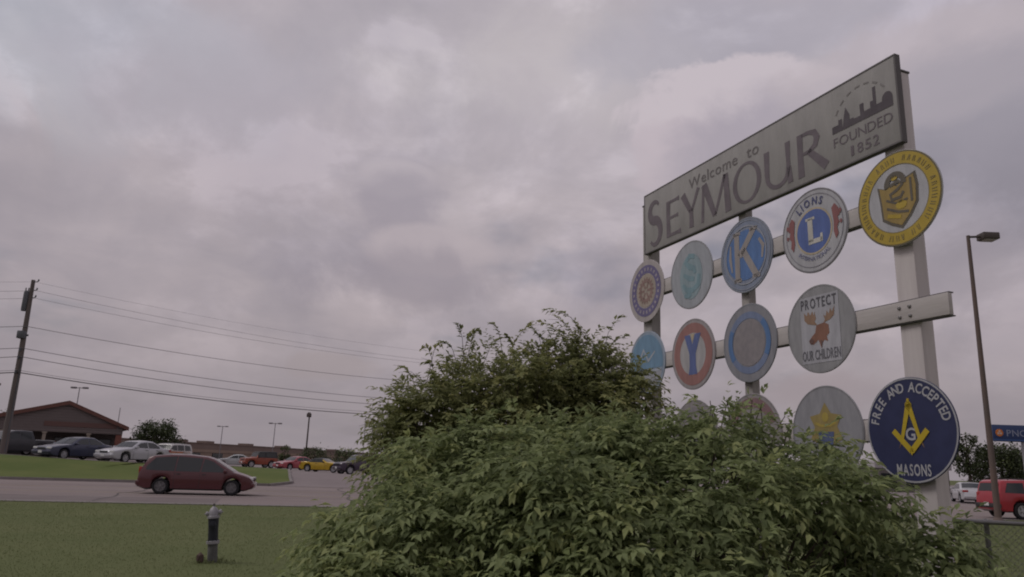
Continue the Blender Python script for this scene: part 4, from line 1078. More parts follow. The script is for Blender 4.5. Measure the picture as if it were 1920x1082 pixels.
def vehicle(kind, name, label, cat, loc, yaw, paint_c, group=None, top_mat=None, lower=None, metal=0.35, stripe=None, rim=None, scale=1.0):
    sp = SPECS[kind]
    root = empty(name, loc, yaw, label, cat, group); root.scale = (scale, scale, scale)
    pm = material('car_paint_%s' % '_'.join('%02d' % int(c * 99) for c in paint_c), paint_c, 0.35, metal=metal, spec=0.5, coat=0.6, var=0.05, var_scale=1.5)
    L, W, belt, tum, gc, wr = sp['L'], sp['W'], sp['belt'], sp['tum'], sp['gc'], sp['wr']
    zt = lerp_tab(sp['top'])
    hw = lambda x: W / 2 * (1 - 0.16 * (abs(x) / (L / 2)) ** 7 - 0.03 * (abs(x) / (L / 2)) ** 2)
    yA = lambda x, z: hw(x) * 0.985 - tum * max(0.0, z - belt)
    ar = wr + 0.07
    def zb(x):
        z = gc + (0.12 * max(0, (abs(x) - L / 2 + 0.35) / 0.35))
        for w in sp['wx']:
            if abs(x - w) < ar: z = max(z, wr + math.sqrt(max(0, ar * ar - (x - w) ** 2)) * 0.98)
        return z
    st = set(np.round(np.linspace(-L / 2, L / 2, 40), 3)) | {round(a, 3) for a, _ in sp['top']}
    for w in sp['wx']:
        for k in range(9): st.add(round(w + ar * math.cos(math.pi * k / 8) * 0.999, 3))
        st.add(round(w + ar + 0.004, 3)); st.add(round(w - ar - 0.004, 3))
    st = sorted(x for x in st if -L / 2 <= x <= L / 2)
    rings = []
    for x in st:
        t, b, h = zt(x), zb(x), hw(x)
        t = max(t, b + 0.12)
        sh = min(belt, t - 0.055)
        half = [(0, b), (h * 0.90, b), (h * 0.985, b + min(0.06, (sh - b) * 0.3)), (h * 1.0, b + (sh - b) * 0.55), (h * 0.985, sh)]
        for z in (sh + (t - 0.06 - sh) * 0.5, t - 0.055): half.append((yA(x, z) - 0.004, z))
        half.append((yA(x, t) - 0.035, t - 0.018)); half.append((yA(x, t) - 0.11, t)); half.append((0, t + 0.022))
        rings.append([(x, y, z) for y, z in half] + [(x, -y, z) for y, z in half[-2:0:-1]])
    n = len(rings[0])
    mb = MB()
    vs = [p for r in rings for p in r]
    fs, ms = [], []
    for i in range(len(rings) - 1):
        for k in range(n):
            f = (i * n + k, i * n + (k + 1) % n, (i + 1) * n + (k + 1) % n, (i + 1) * n + k)
            cx = sum(vs[j][0] for j in f) / 4; cz = sum(vs[j][2] for j in f) / 4
            mi = 0
            if top_mat is not None and cz > belt + 0.03 and cx < sp['ws'][1] + 0.1 and cx > sp['rw'][1] - 0.1: mi = 1
            if cz < gc + 0.035: mi = 2
            fs.append(f); ms.append(mi)
    fs += [tuple(range(n)), tuple((len(rings) - 1) * n + k for k in range(n))]; ms += [0, 0]
    mb.add(vs, fs); mb.m = ms
    body = mb.build('body', [pm, top_mat or pm, M['trim']], root, smooth=38)
    # glass
    for s in (-1, 1):
        for w in sp['win']:
            g_ = MB(); x_lo, x_hi = min(q[0] for q in w), max(q[0] for q in w)
            xs_ = sorted(set(np.round(np.linspace(x_lo + 1e-4, x_hi - 1e-4, 10), 4)) | {q[0] for q in w if x_lo + 0.01 < q[0] < x_hi - 0.01})
            vs_ = []
            for x in xs_:
                zz = []
                for (xa, za), (xb, zb_) in zip(w, w[1:] + w[:1]):
                    if min(xa, xb) <= x <= max(xa, xb) and abs(xa - xb) > 1e-6: zz.append(za + (zb_ - za) * (x - xa) / (xb - xa))
                z0, z1 = min(zz), max(zz)
                for f_ in (0, 0.34, 0.67, 1.0):
                    z = z0 + (z1 - z0) * f_; vs_.append((x, s * (yA(x, z) + 0.005), z))
            g_.add(vs_, [(i * 4 + k, i * 4 + k + 1, i * 4 + k + 5, i * 4 + k + 4) for i in range(len(xs_) - 1) for k in range(3)])
            g_.build('window', M['glass'], root, smooth=60)
    def glass_sheet(nm, x0, x1):
        xs_ = sorted([x0, x1] + [x for x, _ in sp['top'] if min(x0, x1) < x < max(x0, x1)])
        nx, nz = (zt(xs_[-1]) - zt(xs_[0])), (xs_[-1] - xs_[0]); nl = math.hypot(nx, nz); s_ = 1 if nz > 0 else -1
        ox, oz = -nx / nl * 0.008, nz / nl * 0.008
        g_ = MB(); vs_ = []
        for x in xs_:
            z = zt(x); yy = yA(x, z) - 0.10
            for f_ in (-1, -0.5, 0, 0.5, 1): vs_.append((x + ox, yy * f_, z + 0.024 * (1 - abs(f_)) + oz))
        g_.add(vs_, [(i * 5 + k, i * 5 + k + 1, i * 5 + k + 6, i * 5 + k + 5) for i in range(len(xs_) - 1) for k in range(4)])
        return g_.build(nm, M['glass'], root, smooth=60)
    glass_sheet('windshield', *sp['ws']); glass_sheet('rear_window', *sp['rw'])
    # lamps, bumpers, plates, mirrors, handles
    xf, xr = L / 2, -L / 2
    for s in (-1, 1):
        hb = MB(); hb.box((0, 0, 0), (0.16, 0.34, 0.13), bevel=0.03)
        o = hb.build('headlight', M['headlamp'], root, smooth=40, loc=(xf - 0.10, s * (hw(xf - 0.1) - 0.20), sp['hl']))
        tb = MB(); tb.box((0, 0, 0), (0.12, 0.16 if kind in ('suv', 'minivan', 'jeep', 'pickup') else 0.36, 0.30 if kind in ('suv', 'minivan', 'pickup') else 0.15), bevel=0.025)
        tb.build('taillight', M['redlens'], root, smooth=40, loc=(xr + 0.075, s * (hw(xr + 0.1) - 0.12), sp['tl']))
        mm = MB(); mm.box((0, 0, 0), (0.12, 0.20, 0.13), bevel=0.03)
        xm = sp['win'][0][0][0] - 0.12
        mm.build('mirror', pm if top_mat is None else M['trim'], root, smooth=40, loc=(xm, s * (hw(xm) + 0.07), belt + 0.07))
        for a, b in zip(sp['doors'][:-1], sp['doors'][1:]):
            hh = MB(); hh.box((0, 0, 0), (0.17, 0.035, 0.03), bevel=0.008)
            hh.build('door_handle', M['trim'], root, loc=(b + 0.16, s * (hw(b) * 0.99 + 0.012), belt - 0.09))
        for xd in sp['doors']:
            zl = zb(xd) + 0.05
            sm = MB(); pts = []
            for z in np.linspace(zl, belt - 0.02, 5):
                f_ = (z - zl) / max(0.01, belt - zl); yy = hw(xd) * (0.985 + 0.015 * math.sin(math.pi * min(1, f_ + 0.15))) + 0.0025
                pts.append((yy, z))
            for (y0, z0), (y1, z1) in zip(pts[:-1], pts[1:]):
                sm.add([(xd - 0.007, s * y0, z0), (xd + 0.007, s * y0, z0), (xd + 0.007, s * y1, z1), (xd - 0.007, s * y1, z1)], [(0, 1, 2, 3)])
            sm.build('door_seam', M['trim'], root, fix=False)
    bm_ = lower or pm
    for nm, x in (('front_bumper', xf + 0.02), ('rear_bumper', xr - 0.02)):
        bb = MB(); bb.box((0, 0, 0), (0.16, W * 0.86, 0.20), bevel=0.05)
        bb.build(nm, bm_, root, smooth=40, loc=(x - 0.04 * (1 if x > 0 else -1), 0, gc + 0.27))
    gr = MB(); gr.box((0, 0, 0), (0.03, W * 0.36, 0.12), bevel=0.02)
    gr.build('grille', M['trim'], root, loc=(xf + 0.008, 0, sp['hl'] - 0.03))
    for x, z in ((xf + 0.065, gc + 0.27), (xr - 0.065, gc + 0.33)):
        pp = MB(); pp.box((0, 0, 0), (0.012, 0.31, 0.155), bevel=0.003)
        pp.build('number_plate', M['plate'], root, loc=(x, 0, z))
    if sp.get('rack'):
        for s in (-1, 1):
            rk = MB(); yy = yA(-0.6, 1.64) - 0.09
            rk.tube([(0.15, s * yy, 1.665), (0.05, s * yy, 1.72), (-1.55, s * yy, 1.735), (-1.65, s * yy, 1.675)], 0.018, n=6)
            rk.build('roof_rail', M['trim'], root, smooth=50)
    if stripe is not None:
        for s in (-1, 1):
            sb = MB()
            xs_ = np.linspace(-L / 2 + 0.5, L / 2 - 0.5, 12)
            for x0, x1 in zip(xs_[:-1], xs_[1:]):
                sb.add([(x0, s * (hw(x0) * 0.985 + 0.006), belt - 0.22), (x1, s * (hw(x1) * 0.985 + 0.006), belt - 0.22), (x1, s * (hw(x1) * 0.985 + 0.006), belt - 0.03), (x0, s * (hw(x0) * 0.985 + 0.006), belt - 0.03)], [(0, 1, 2, 3)])
            sb.build('side_stripe', stripe, root, fix=False)
    tm, rm = wheel_meshes(wr, 0.22)
    if rim is not None:
        rm = rm.copy(); rm.materials.clear(); rm.materials.append(rim)
    for wx in sp['wx']:
        for s in (-1, 1):
            w = bpy.data.objects.new('wheel', None); w.empty_display_size = 0.1; COL.objects.link(w); w.parent = root
            w.location = (wx, s * (W / 2 - 0.13), wr)
            if s < 0: w.rotation_euler = (0, 0, math.pi)
            for nm, me in (('tyre', tm), ('rim', rm)):
                c = bpy.data.objects.new(nm, me); COL.objects.link(c); c.parent = w
    return root
def on_lot(x, y): return (x, y, terrain(x, y) + 0.004)
PARK = 'cars parked in the lot across the road'
LEFT = math.pi
vehicle('minivan', 'minivan', 'dark red minivan driving along the road', 'minivan', (-12.55, 31.5, 0.014), rad(13), (0.075, 0.011, 0.016), metal=0.1, rim=M['dark_rim'], scale=0.92)
vehicle('pickup', 'pickup_truck', 'black pickup truck beside the utility pole in front of the gabled building', 'truck', on_lot(-36.3, 56.0), LEFT + rad(66), (0.014, 0.015, 0.022), PARK)
vehicle('sedan', 'sedan', 'dark blue sedan parked between the black pickup and the silver car', 'car', on_lot(-27.9, 49.3), LEFT + rad(70), (0.035, 0.04, 0.075), PARK)
vehicle('sedan', 'sedan', 'silver white sedan parked behind the red minivan at the verge', 'car', on_lot(-24.4, 50.0), LEFT + rad(70), (0.42, 0.42, 0.45), PARK)
vehicle('suv', 'hatchback', 'white and orange car just above the red minivan roof', 'car', on_lot(-28.6, 64.5), LEFT + rad(75), (0.42, 0.41, 0.40), PARK, stripe=material('orange_panel', (0.42, 0.13, 0.04), 0.4))
vehicle('sedan', 'sedan', 'dark green car behind the silver sedan near the round tree', 'car', on_lot(-32.2, 66.5), LEFT + rad(30), (0.03, 0.055, 0.05), PARK)
vehicle('jeep', 'off_road_car', 'orange off-road car with black soft top at end of the verge', 'car', on_lot(-28.0, 86.5), LEFT + rad(45), (0.26, 0.06, 0.03), PARK, top_mat=M['trim'])
vehicle('sedan', 'sedan', 'pinkish red sedan parked left of the yellow car', 'car', on_lot(-22.4, 81.5), LEFT + rad(55), (0.33, 0.06, 0.075), PARK)
vehicle('coupe', 'coupe', 'yellow coupe with black top parked across the road', 'car', on_lot(-17.3, 73.0), rad(-15), (0.46, 0.30, 0.02), PARK, top_mat=M['trim'])
vehicle('suv', 'sport_utility_car', 'dark purple car at the right end of the parked row beside the bush', 'car', on_lot(-12.6, 66.0), LEFT + rad(40), (0.05, 0.035, 0.06), PARK)
vehicle('sedan', 'sedan', 'pale silver car between the red minivan and the orange off-road car', 'car', on_lot(-34.0, 96.0), LEFT + rad(20), (0.40, 0.42, 0.42), PARK)
vehicle('suv', 'four_wheel_drive', 'bright red boxy four-wheel drive at right edge beside the lamp post', 'car', (23.85, 34.6, 0.012), rad(4), (0.33, 0.016, 0.028), lower=M['trim'], metal=0.15)
vehicle('sedan', 'sedan', 'white car behind the red four-wheel drive at right', 'car', on_lot(34.2, 56.5), rad(70), (0.50, 0.50, 0.52))

# ------------------------------------------------------------------ buildings
M['roof_red'] = material('roof_red_brown', (0.13, 0.05, 0.036), 0.85, color2=(0.18, 0.072, 0.05), var_scale=3.0, bump=0.3, bump_scale=12)
M['fascia'] = material('fascia_orange', (0.135, 0.06, 0.046), 0.7, var=0.15)
M['gable'] = material('gable_siding', (0.155, 0.13, 0.125), 0.85, var=0.12, stretch=(0.3, 1, 6))
M['brick'] = material('brick_red', (0.20, 0.085, 0.065), 0.9, var=0.25, var_scale=9)
M['dark_wall'] = material('shaded_wall', (0.10, 0.085, 0.08), 0.9, var=0.15)
M['column'] = material('column_paint', (0.28, 0.24, 0.20), 0.8, var=0.1)
M['bglass'] = material('building_glass', (0.03, 0.034, 0.038), 0.08, spec=0.6)
def gabled_building():
    y0 = 66.0; z0 = terrain(-38, 66)
    root = empty('gabled_building', (-38.5, y0, z0), rad(31), label='low building with red brown gable roof and columned porch behind parked cars', cat='building')
    X = lambda x: x + 38.5
    Zz = lambda z: z - z0
    xl, xp, xr_ = -46.5, -38.47, -33.5
    zl, zp, zr = 3.5, 5.79, 3.76
    depth = 14.0
    w = MB()
    # rear body behind the porch
    w.box((X(-40.1), 2.6 + (depth - 3) / 2, (3.3 - z0) / 2), (12.2, depth - 3.0, 3.3 - z0))
    w.build('wall', M['dark_wall'], root)
    ga = MB()
    ga.prism([(X(xl + 0.5), Zz(3.05)), (X(xr_ - 0.45), Zz(3.05)), (X(xr_ - 0.45), Zz(zr - 0.12)), (X(xp), Zz(zp - 0.32)), (X(xl + 0.5), Zz(zl - 0.0 + 0.02))], 'Y', 0.25, 0.5)
    gw = ga.build('gable_wall', M['gable'], root)
    # siding boards on the gable
    for k in range(10):
        z = 3.1 + k * 0.24
        f_l = (z - 3.05) / (zp - 0.4 - 3.05); f_r = max(0, (z - (zr - 0.14)) / (zp - 0.4 - (zr - 0.14)))
        a = xl + 0.7 + (xp - xl - 0.7) * f_l; b = xr_ - 0.5 + (xp - xr_ + 0.5) * f_r
        if b - a < 0.5: break
        sb = MB(); sb.box((0, 0, 0), (b - a, 0.03, 0.2))
        sb.build('siding_board', M['gable'], gw, loc=(X((a + b) / 2), 0.234, Zz(z + 0.12)))
    bd = MB(); bd.box((0, 0, 0), (5.6, 0.05, 0.42)); bd.build('sign_band', material('sign_band_red', (0.13, 0.075, 0.066), 0.8), root, loc=(X(-37.3), 0.19, Zz(3.75)))
    for nm, (xa, za), (xb, zb_) in (('roof_slope', (xl, zl), (xp, zp)), ('roof_slope', (xp, zp), (xr_, zr))):
        t = 0.26
        r = MB(); r.prism([(X(xa), Zz(za) - t), (X(xb), Zz(zb_) - t), (X(xb), Zz(zb_)), (X(xa), Zz(za))], 'Y', 0.0, depth)
        rf = r.build(nm, M['roof_red'], root)
        fa = MB(); fa.prism([(X(xa), Zz(za) - t - 0.08), (X(xb), Zz(zb_) - t - 0.08), (X(xb), Zz(zb_) - 0.02), (X(xa), Zz(za) - 0.02)], 'Y', -0.06, -0.004)
        fa.build('fascia_board', M['fascia'], rf)
    for x in (-45.5, -43.0, -39.95, -36.6):
        c = MB(); c.box((0, 0, 0), (0.26, 0.26, 3.05 - z0), bevel=0.02); c.box((0, 0, (3.05 - z0) / 2 - 0.06), (0.38, 0.38, 0.12))
        c.build('porch_column', M['column'], root, loc=(X(x), 0.38, (3.05 - z0) / 2 - 0.002))
    bp = MB(); bp.box((0, 0, 0), (0.5, 0.6, 3.4 - z0), bevel=0.01)
    bp.build('brick_pier', M['brick'], root, loc=(X(-34.2), 0.62, (3.4 - z0) / 2))
    for x in (-44.6, -41.8, -38.2, -35.6):
        wn = MB(); wn.box((0, 0, 0), (1.9, 0.12, 1.5)); ww = wn.build('window', M['trim'], root, loc=(X(x), 2.57, Zz(1.9)))
        for s in (-1, 1):
            pn = MB(); pn.box((0, 0, 0), (0.86, 0.05, 1.36)); pn.build('pane', M['bglass'], ww, loc=(s * 0.46, -0.05, 0))
    sf = MB(); sf.box((0, 0, 0), (12.0, 2.0, 0.08)); sf.build('porch_ceiling', M['column'], root, loc=(X(-40.0), 1.55, Zz(3.36)))
gabled_building()

def brick_pylon():
    x, y = -49.55, 71.0
    z0 = terrain(x, y)
    root = empty('brick_pylon', (x, y, z0), label='orange brick pillar cut by the left edge of the picture', cat='pillar')
    m = MB(); m.box((0, 0, 3.1), (1.7, 1.2, 6.4), bevel=0.03); m.build('brick_shaft', material('brick_orange', (0.30, 0.15, 0.10), 0.9, var=0.25, var_scale=6), root)
    m = MB(); m.box((0, 0, 6.4), (1.9, 1.4, 0.22), bevel=0.03); m.build('cap', M['concrete'], root)
brick_pylon()

M['store'] = material('store_brown', (0.175, 0.13, 0.112), 0.9, color2=(0.20, 0.15, 0.13), var_scale=0.2)
M['store_tan'] = material('store_tan', (0.25, 0.185, 0.145), 0.9, color2=(0.28, 0.21, 0.165), var_scale=0.2)
M['store_white'] = material('store_signboard', (0.32, 0.32, 0.34), 0.8)
def long_store():
    a, b = Vector((-100, 196, 0)), Vector((-64, 420, 0))
    z0 = terrain(-90, 220)
    d = (b - a); Lg = d.length; ang = math.atan2(d.y, d.x)
    root = empty('long_store', (a.x, a.y, z0), ang, label='long flat brown store building on the horizon behind the parked cars', cat='building')
    # local x along the front; the front faces local -y
    def box(nm, x0, x1, y0, y1, za, zb_, mat, parent=root):
        m = MB(); m.box(((x0 + x1) / 2, (y0 + y1) / 2, (za + zb_) / 2), (x1 - x0, abs(y1 - y0), zb_ - za)); return m.build(nm, mat, parent)
    box('wall', 0, Lg, 0, 60, -0.3, 4.75, M['store'])
    box('front_band', -0.1, Lg, -0.4, -0.004, 2.1, 3.0, M['store_tan'])
    box('lower_wall', 0.5, Lg, -0.2, -0.004, -0.2, 2.0, M['store_tan'])
    box('coping', -0.2, Lg, -0.25, 60, 4.76, 5.0, M['store'])
    k = 0
    x = 6.0
    while x < Lg - 10:
        wn = box('window', x, x + 6, -0.45, -0.21, 0.1, 1.9, M['bglass'])
        x += 13
    box('signboard', 10.0, 26, -0.5, -0.41, 3.05, 4.2, M['store_white'])
    for x in (30, 46, 62, 90, 120, 150, 175):
        u = box('roof_unit', x, x + 4.5, 12, 16, 5.02, 6.0, M['store'])
long_store()

# white shed behind the SUV
def low_shed():
    root = empty('low_building', (47, 88, 0.05), rad(6), label='low grey white building behind the white car at right', cat='building')
    m = MB(); m.box((0, 3, 1.3), (9, 6, 2.6)); m.build('wall', material('shed_wall', (0.19, 0.175, 0.17), 0.9, var=0.1), root)
    m = MB(); m.box((0, 3, 3.0), (9.5, 6.5, 0.8), bevel=0.05); m.build('roof_band', material('shed_band', (0.40, 0.38, 0.39), 0.8, var=0.06), root)
    for x in (-3, 0, 3):
        m = MB(); m.box((x, -0.03, 1.3), (1.8, 0.06, 1.5)); m.build('window', M['bglass'], root)
low_shed()

# ------------------------------------------------------------------ background trees
tree((-34.6, 75, terrain(-34.6, 75)), 4.35, 2.35, 0.55, 'round dark green tree right of the gabled building', seed=3, n_clump=150, per=34, leaf=0.26, shape='dome')
tree((-52.0, 80, terrain(-52, 80)), 4.9, 1.6, 1.5, 'small tree behind the utility pole at the left edge', seed=4, n_clump=50, leaf=0.25)
tree((-30.2, 104, terrain(-30, 104)), 3.3, 0.75, 0.5, 'thin light green tree right of the orange off-road car', seed=6, n_clump=40, leaf=0.22, tint=0.75)
tree((-24.6, 98, terrain(-24, 98)), 3.3, 2.0, 0.4, 'rounded dark bush behind the yellow coupe', name='shrub', seed=7, n_clump=70, leaf=0.24, shape='dome')
tree((-19.3, 92, terrain(-19, 92)), 2.9, 2.1, 0.4, 'low green bush behind the dark purple car', name='shrub', seed=8, n_clump=70, leaf=0.24, shape='dome', tint=0.55)
tree((47.5, 78, 0.05), 6.9, 1.3, 1.9, 'narrow tree right beside the navy round sign', seed=12, n_clump=70, leaf=0.3, per=30, shape='round')
tree((52.2, 80, 0.05), 5.9, 2.9, 0.6, 'wide dark tree below the blue bank sign', seed=13, n_clump=170, leaf=0.32, per=34, shape='dome')
tree((56.5, 82, 0.05), 5.6, 2.4, 0.6, 'dark tree at the right edge under the bank sign', seed=14, n_clump=120, leaf=0.32, per=30, shape='dome')

# ------------------------------------------------------------------ utility pole and its wires
M['pole_wood'] = material('pole_wood', (0.10, 0.088, 0.085), 0.95, color2=(0.15, 0.125, 0.115), var_scale=5, stretch=(2, 2, 0.2), bump=0.3, bump_scale=20)
M['steel_grey'] = material('steel_grey', (0.10, 0.105, 0.115), 0.55, metal=0.3)
M['cable'] = material('cable_black', (0.055, 0.05, 0.052), 0.7)
M['cable_grey'] = material('cable_grey', (0.17, 0.16, 0.17), 0.7)
PA = Vector((-34.25, 52.0, terrain(-34.25, 52)))
def utility_pole():
    root = empty('utility_pole', tuple(PA), label='tall wooden utility pole with transformer at the left edge', cat='pole')
    h = 13.35 - PA.z
    m = MB(); m.tube([(0, 0, -0.3), (-0.02, 0, h * 0.5), (-0.12, 0, h)], [0.24, 0.19, 0.125], n=12); m.build('shaft', M['pole_wood'], root, smooth=50)
    t = MB(); t.lathe([(0.02, -0.75), (0.16, -0.74), (0.18, -0.6), (0.18, 0.6), (0.16, 0.68), (0.05, 0.74)], n=16); tr = t.build('transformer', M['steel_grey'], root, smooth=40, loc=(-0.36, -0.10, h - 1.55))
    for dx in (-0.1, 0.1):
        b = MB(); b.lathe([(0.03, 0), (0.05, 0.06), (0.03, 0.1), (0.05, 0.16), (0.02, 0.24)], n=8); b.build('bushing', M['cable_grey'], tr, loc=(dx, 0, 0.72))
    for z in (h - 0.15, h - 0.78, h - 1.32):
        i_ = MB(); i_.tube([(0.0, 0, z), (0.32, -0.1, z + 0.04)], 0.03, n=6); i_.lathe([(0.02, 0), (0.065, 0.03), (0.035, 0.07), (0.065, 0.1), (0.03, 0.16)], c=(0.32, -0.1, z + 0.04), n=10)
        i_.build('insulator', M['steel_grey'], root)
    c = MB(); c.box((-0.12, -0.16, h - 4.0), (0.5, 0.42, 0.55), bevel=0.06); c.box((-0.12, 0.05, h - 4.0), (0.66, 0.08, 0.12)); c.build('switch_box', M['steel_grey'], root, smooth=40)
    for z in (h - 5.05, h - 5.6, h - 6.62):
        b = MB(); b.box((0.0, -0.22, z), (0.1, 0.16, 0.22), bevel=0.015); b.build('cable_clamp', M['steel_grey'], root)
    g_ = MB(); g_.tube([(0.19, -0.1, 0.2), (0.16, -0.1, h * 0.55)], 0.035, n=6); g_.build('conduit', M['steel_grey'], root)
utility_pole()
PBx, PBy = 4.5, 93.0
PCx, PCy = -85.0, 47.0
def wire(za, zb_, zc, r, label, mat, sag=1.3, off=(0.1, -0.2)):
    mb = MB()
    A = Vector((PA.x + off[0], PA.y + off[1], za)); B = Vector((PBx, PBy, zb_)); Cc = Vector((PCx, PCy, zc))
    pts = []
    for k in range(16, 0, -1):
        t = k / 16; p = A.lerp(Cc, t); p.z -= sag * 4 * t * (1 - t); pts.append(p)
    for k in range(0, 25):
        t = k / 24; p = A.lerp(B, t); p.z -= sag * 4 * t * (1 - t); pts.append(p)
    mb.tube([p - A for p in pts], r, n=5)
    o = mb.build('power_line', mat, smooth=60, loc=tuple(A))
    tag(o, label, 'cable', 'overhead lines on the utility pole')
wire(13.2, 14.4, 13.6, 0.007, 'topmost faint overhead wire from the tip of the utility pole', M['cable_grey'], 1.0, (0.05, -0.1))
wire(12.55, 13.45, 12.9, 0.011, 'second overhead wire from top, at the transformer', M['cable_grey'], 1.1, (0.32, -0.1))
wire(12.0, 13.2, 12.3, 0.011, 'third overhead wire from top, just under the transformer lid', M['cable_grey'], 1.1, (0.32, -0.1))
wire(9.95, 11.4, 10.2, 0.020, 'single overhead wire at the switch box height, middle of the pole', M['cable_grey'], 1.2)
wire(8.40, 9.35, 8.7, 0.022, 'fifth overhead cable, upper of the close pair below the switch box', M['cable_grey'], 1.3)
wire(7.80, 8.85, 8.0, 0.024, 'sixth overhead cable, lower of the close pair below the switch box', M['cable_grey'], 1.4)
wire(6.85, 8.15, 7.0, 0.014, 'thin overhead wire running right above the thick bottom cable', M['cable_grey'], 1.35)
wire(6.70, 7.82, 6.75, 0.034, 'thick dark bottom telephone cable hung from the utility pole', M['cable'], 1.35)

# ------------------------------------------------------------------ lamp posts
M['lamp_brown'] = material('lamp_brown', (0.085, 0.07, 0.065), 0.6, metal=0.2, var=0.15, var_scale=2, stretch=(1, 1, 0.2))
M['lamp_rust'] = material('lamp_rust', (0.15, 0.10, 0.085), 0.8, color2=(0.10, 0.085, 0.08), var_scale=0.8)
def parking_lamp():
    root = empty('lamp_post', (19.85, 31.0, 0.0), label='tall brown parking lamp with box head in front of the red four-wheel drive', cat='lamp post')
    h = 12.05
    m = MB(); m.tube([(0, 0, 0.08), (0.03, 0, h * 0.5), (0.07, 0, h)], [0.13, 0.105, 0.075], n=10); m.build('shaft', M['lamp_rust'], root, smooth=50)
    m = MB(); m.lathe([(0.24, -0.2), (0.24, 0.05), (0.2, 0.08), (0.14, 0.2)], n=16); m.build('base_plate', M['lamp_rust'], root, smooth=40)
    m = MB(); m.tube([(0.05, 0, h - 0.06), (0.62, 0, h - 0.03)], 0.05, n=8); m.build('arm', M['lamp_brown'], root, smooth=50)
    m = MB(); m.box((0, 0, 0), (0.72, 0.55, 0.30), bevel=0.04); hd = m.build('lamp_head', M['lamp_brown'], root, smooth=40, loc=(0.95, 0, h - 0.02))
    m = MB(); m.box((0, 0, 0), (0.56, 0.42, 0.03)); m.build('lens', material('lamp_lens', (0.35, 0.34, 0.32), 0.3), hd, loc=(0, 0, -0.16))
parking_lamp()
def lot_light(px_x, y, ztop, label, heads=2, r=0.09, span=1.6, mat=None):
    z0 = terrain(px_x, y)
    root = empty('lot_light', (px_x, y, z0), label=label, cat='lamp post', group='distant lights over the parking lot')
    h = ztop - z0; mat = mat or M['cable_grey']
    m = MB(); m.tube([(0, 0, -0.2), (0, 0, h)], [r, r * 0.7], n=8); m.build('shaft', mat, root, smooth=50)
    if heads == 2:
        m = MB(); m.tube([(-span / 2, 0, h - 0.1), (span / 2, 0, h - 0.1)], r * 0.6, n=6); m.build('cross_arm', mat, root)
        for s in (-1, 1):
            m = MB(); m.box((0, 0, 0), (0.62, 0.45, 0.22), bevel=0.05); m.build('lamp_head', M['cable_grey'], root, smooth=40, loc=(s * span / 2, 0, h - 0.08))
    elif heads == 1:
        m = MB(); m.box((0, 0, 0), (0.55, 0.5, 0.5), bevel=0.06); m.box((0, 0, 0.3), (0.3, 0.3, 0.14)); m.build('lamp_head', M['lamp_brown'], root, smooth=40, loc=(-0.05, 0, h))
lot_light(-54.4, 95, 9.35, 'double headed light above the gabled building ridge', 2, 0.07, 1.5)
lot_light(-56.6, 110, 7.8, 'thin bare mast right of the gabled building roof', 0, 0.07)
lot_light(-63.9, 170, 7.9, 'faint far double light over the long store, left of three', 2, 0.10, 1.8)
lot_light(-39.9, 130, 7.25, 'slim double headed light right of centre over the long store', 2, 0.08, 1.6)
lot_light(-26.3, 100, 7.1, 'dark single headed light post above the yellow coupe', 1, 0.13, mat=M['lamp_brown'])
lot_light(-20.7, 110, 7.4, 'thin light mast next to the tall shrub twigs', 0, 0.06)

# ------------------------------------------------------------------ bank sign on the right
def bank_sign():
    Y = 70.0
    root = empty('bank_sign', (47.6, Y, 0.04), rad(-2), label='blue bank sign with orange logo on two posts at right edge', cat='sign')
    zc0, zc1 = 5.2, 6.72
    m = MB(); m.box((0, 0, (zc0 + zc1) / 2), (4.9, 0.5, zc1 - zc0), bevel=0.03)
    c = m.build('cabinet', material('bank_blue', (0.022, 0.045, 0.125), 0.4, spec=0.4), root, smooth=30)
    m = MB(); m.box((0, -0.28, zc0 + 0.13), (4.9, 0.06, 0.16)); m.build('lower_trim', material('bank_trim_blue', (0.03, 0.075, 0.20), 0.4), c)
    # orange ball logo
    lg = MB(); lg.lathe([(0.34, -0.30), (0.34, -0.26), (0.34, -0.2)], c=(-1.9, 0, (zc0 + zc1) / 2 + 0.02), axis='Y', n=24)
    lo = lg.build('logo', material('bank_orange', (0.55, 0.17, 0.03), 0.5), c)
    for k in range(3):
        a = rad(90 + 120 * k); fw = MB()
        fw.box((-1.9 + 0.13 * math.cos(a), -0.315, (zc0 + zc1) / 2 + 0.02 + 0.13 * math.sin(a)), (0.16, 0.02, 0.16), 0)
        fw.build('logo_mark', material('bank_logo_white', (0.55, 0.45, 0.40), 0.5), lo)
    tx = MB()
    for p in text_line('PNC', -0.35, (zc0 + zc1) / 2 - 0.27, 0.58, 1.75, gap=0.16, bold=0.008):
        tx.add([(x, -0.262, z) for x, z in p], [tuple(range(len(p)))])
    tx.build('lettering', material('bank_letter', (0.22, 0.25, 0.33), 0.5), c, fix=False)
    for x in (0.4, 2.1):
        m = MB(); m.box((x, 0.03, zc0 / 2 - 0.1), (0.34, 0.34, zc0 + 0.18), bevel=0.02); m.build('post', material('bank_post', (0.34, 0.34, 0.35), 0.6), root)
bank_sign()

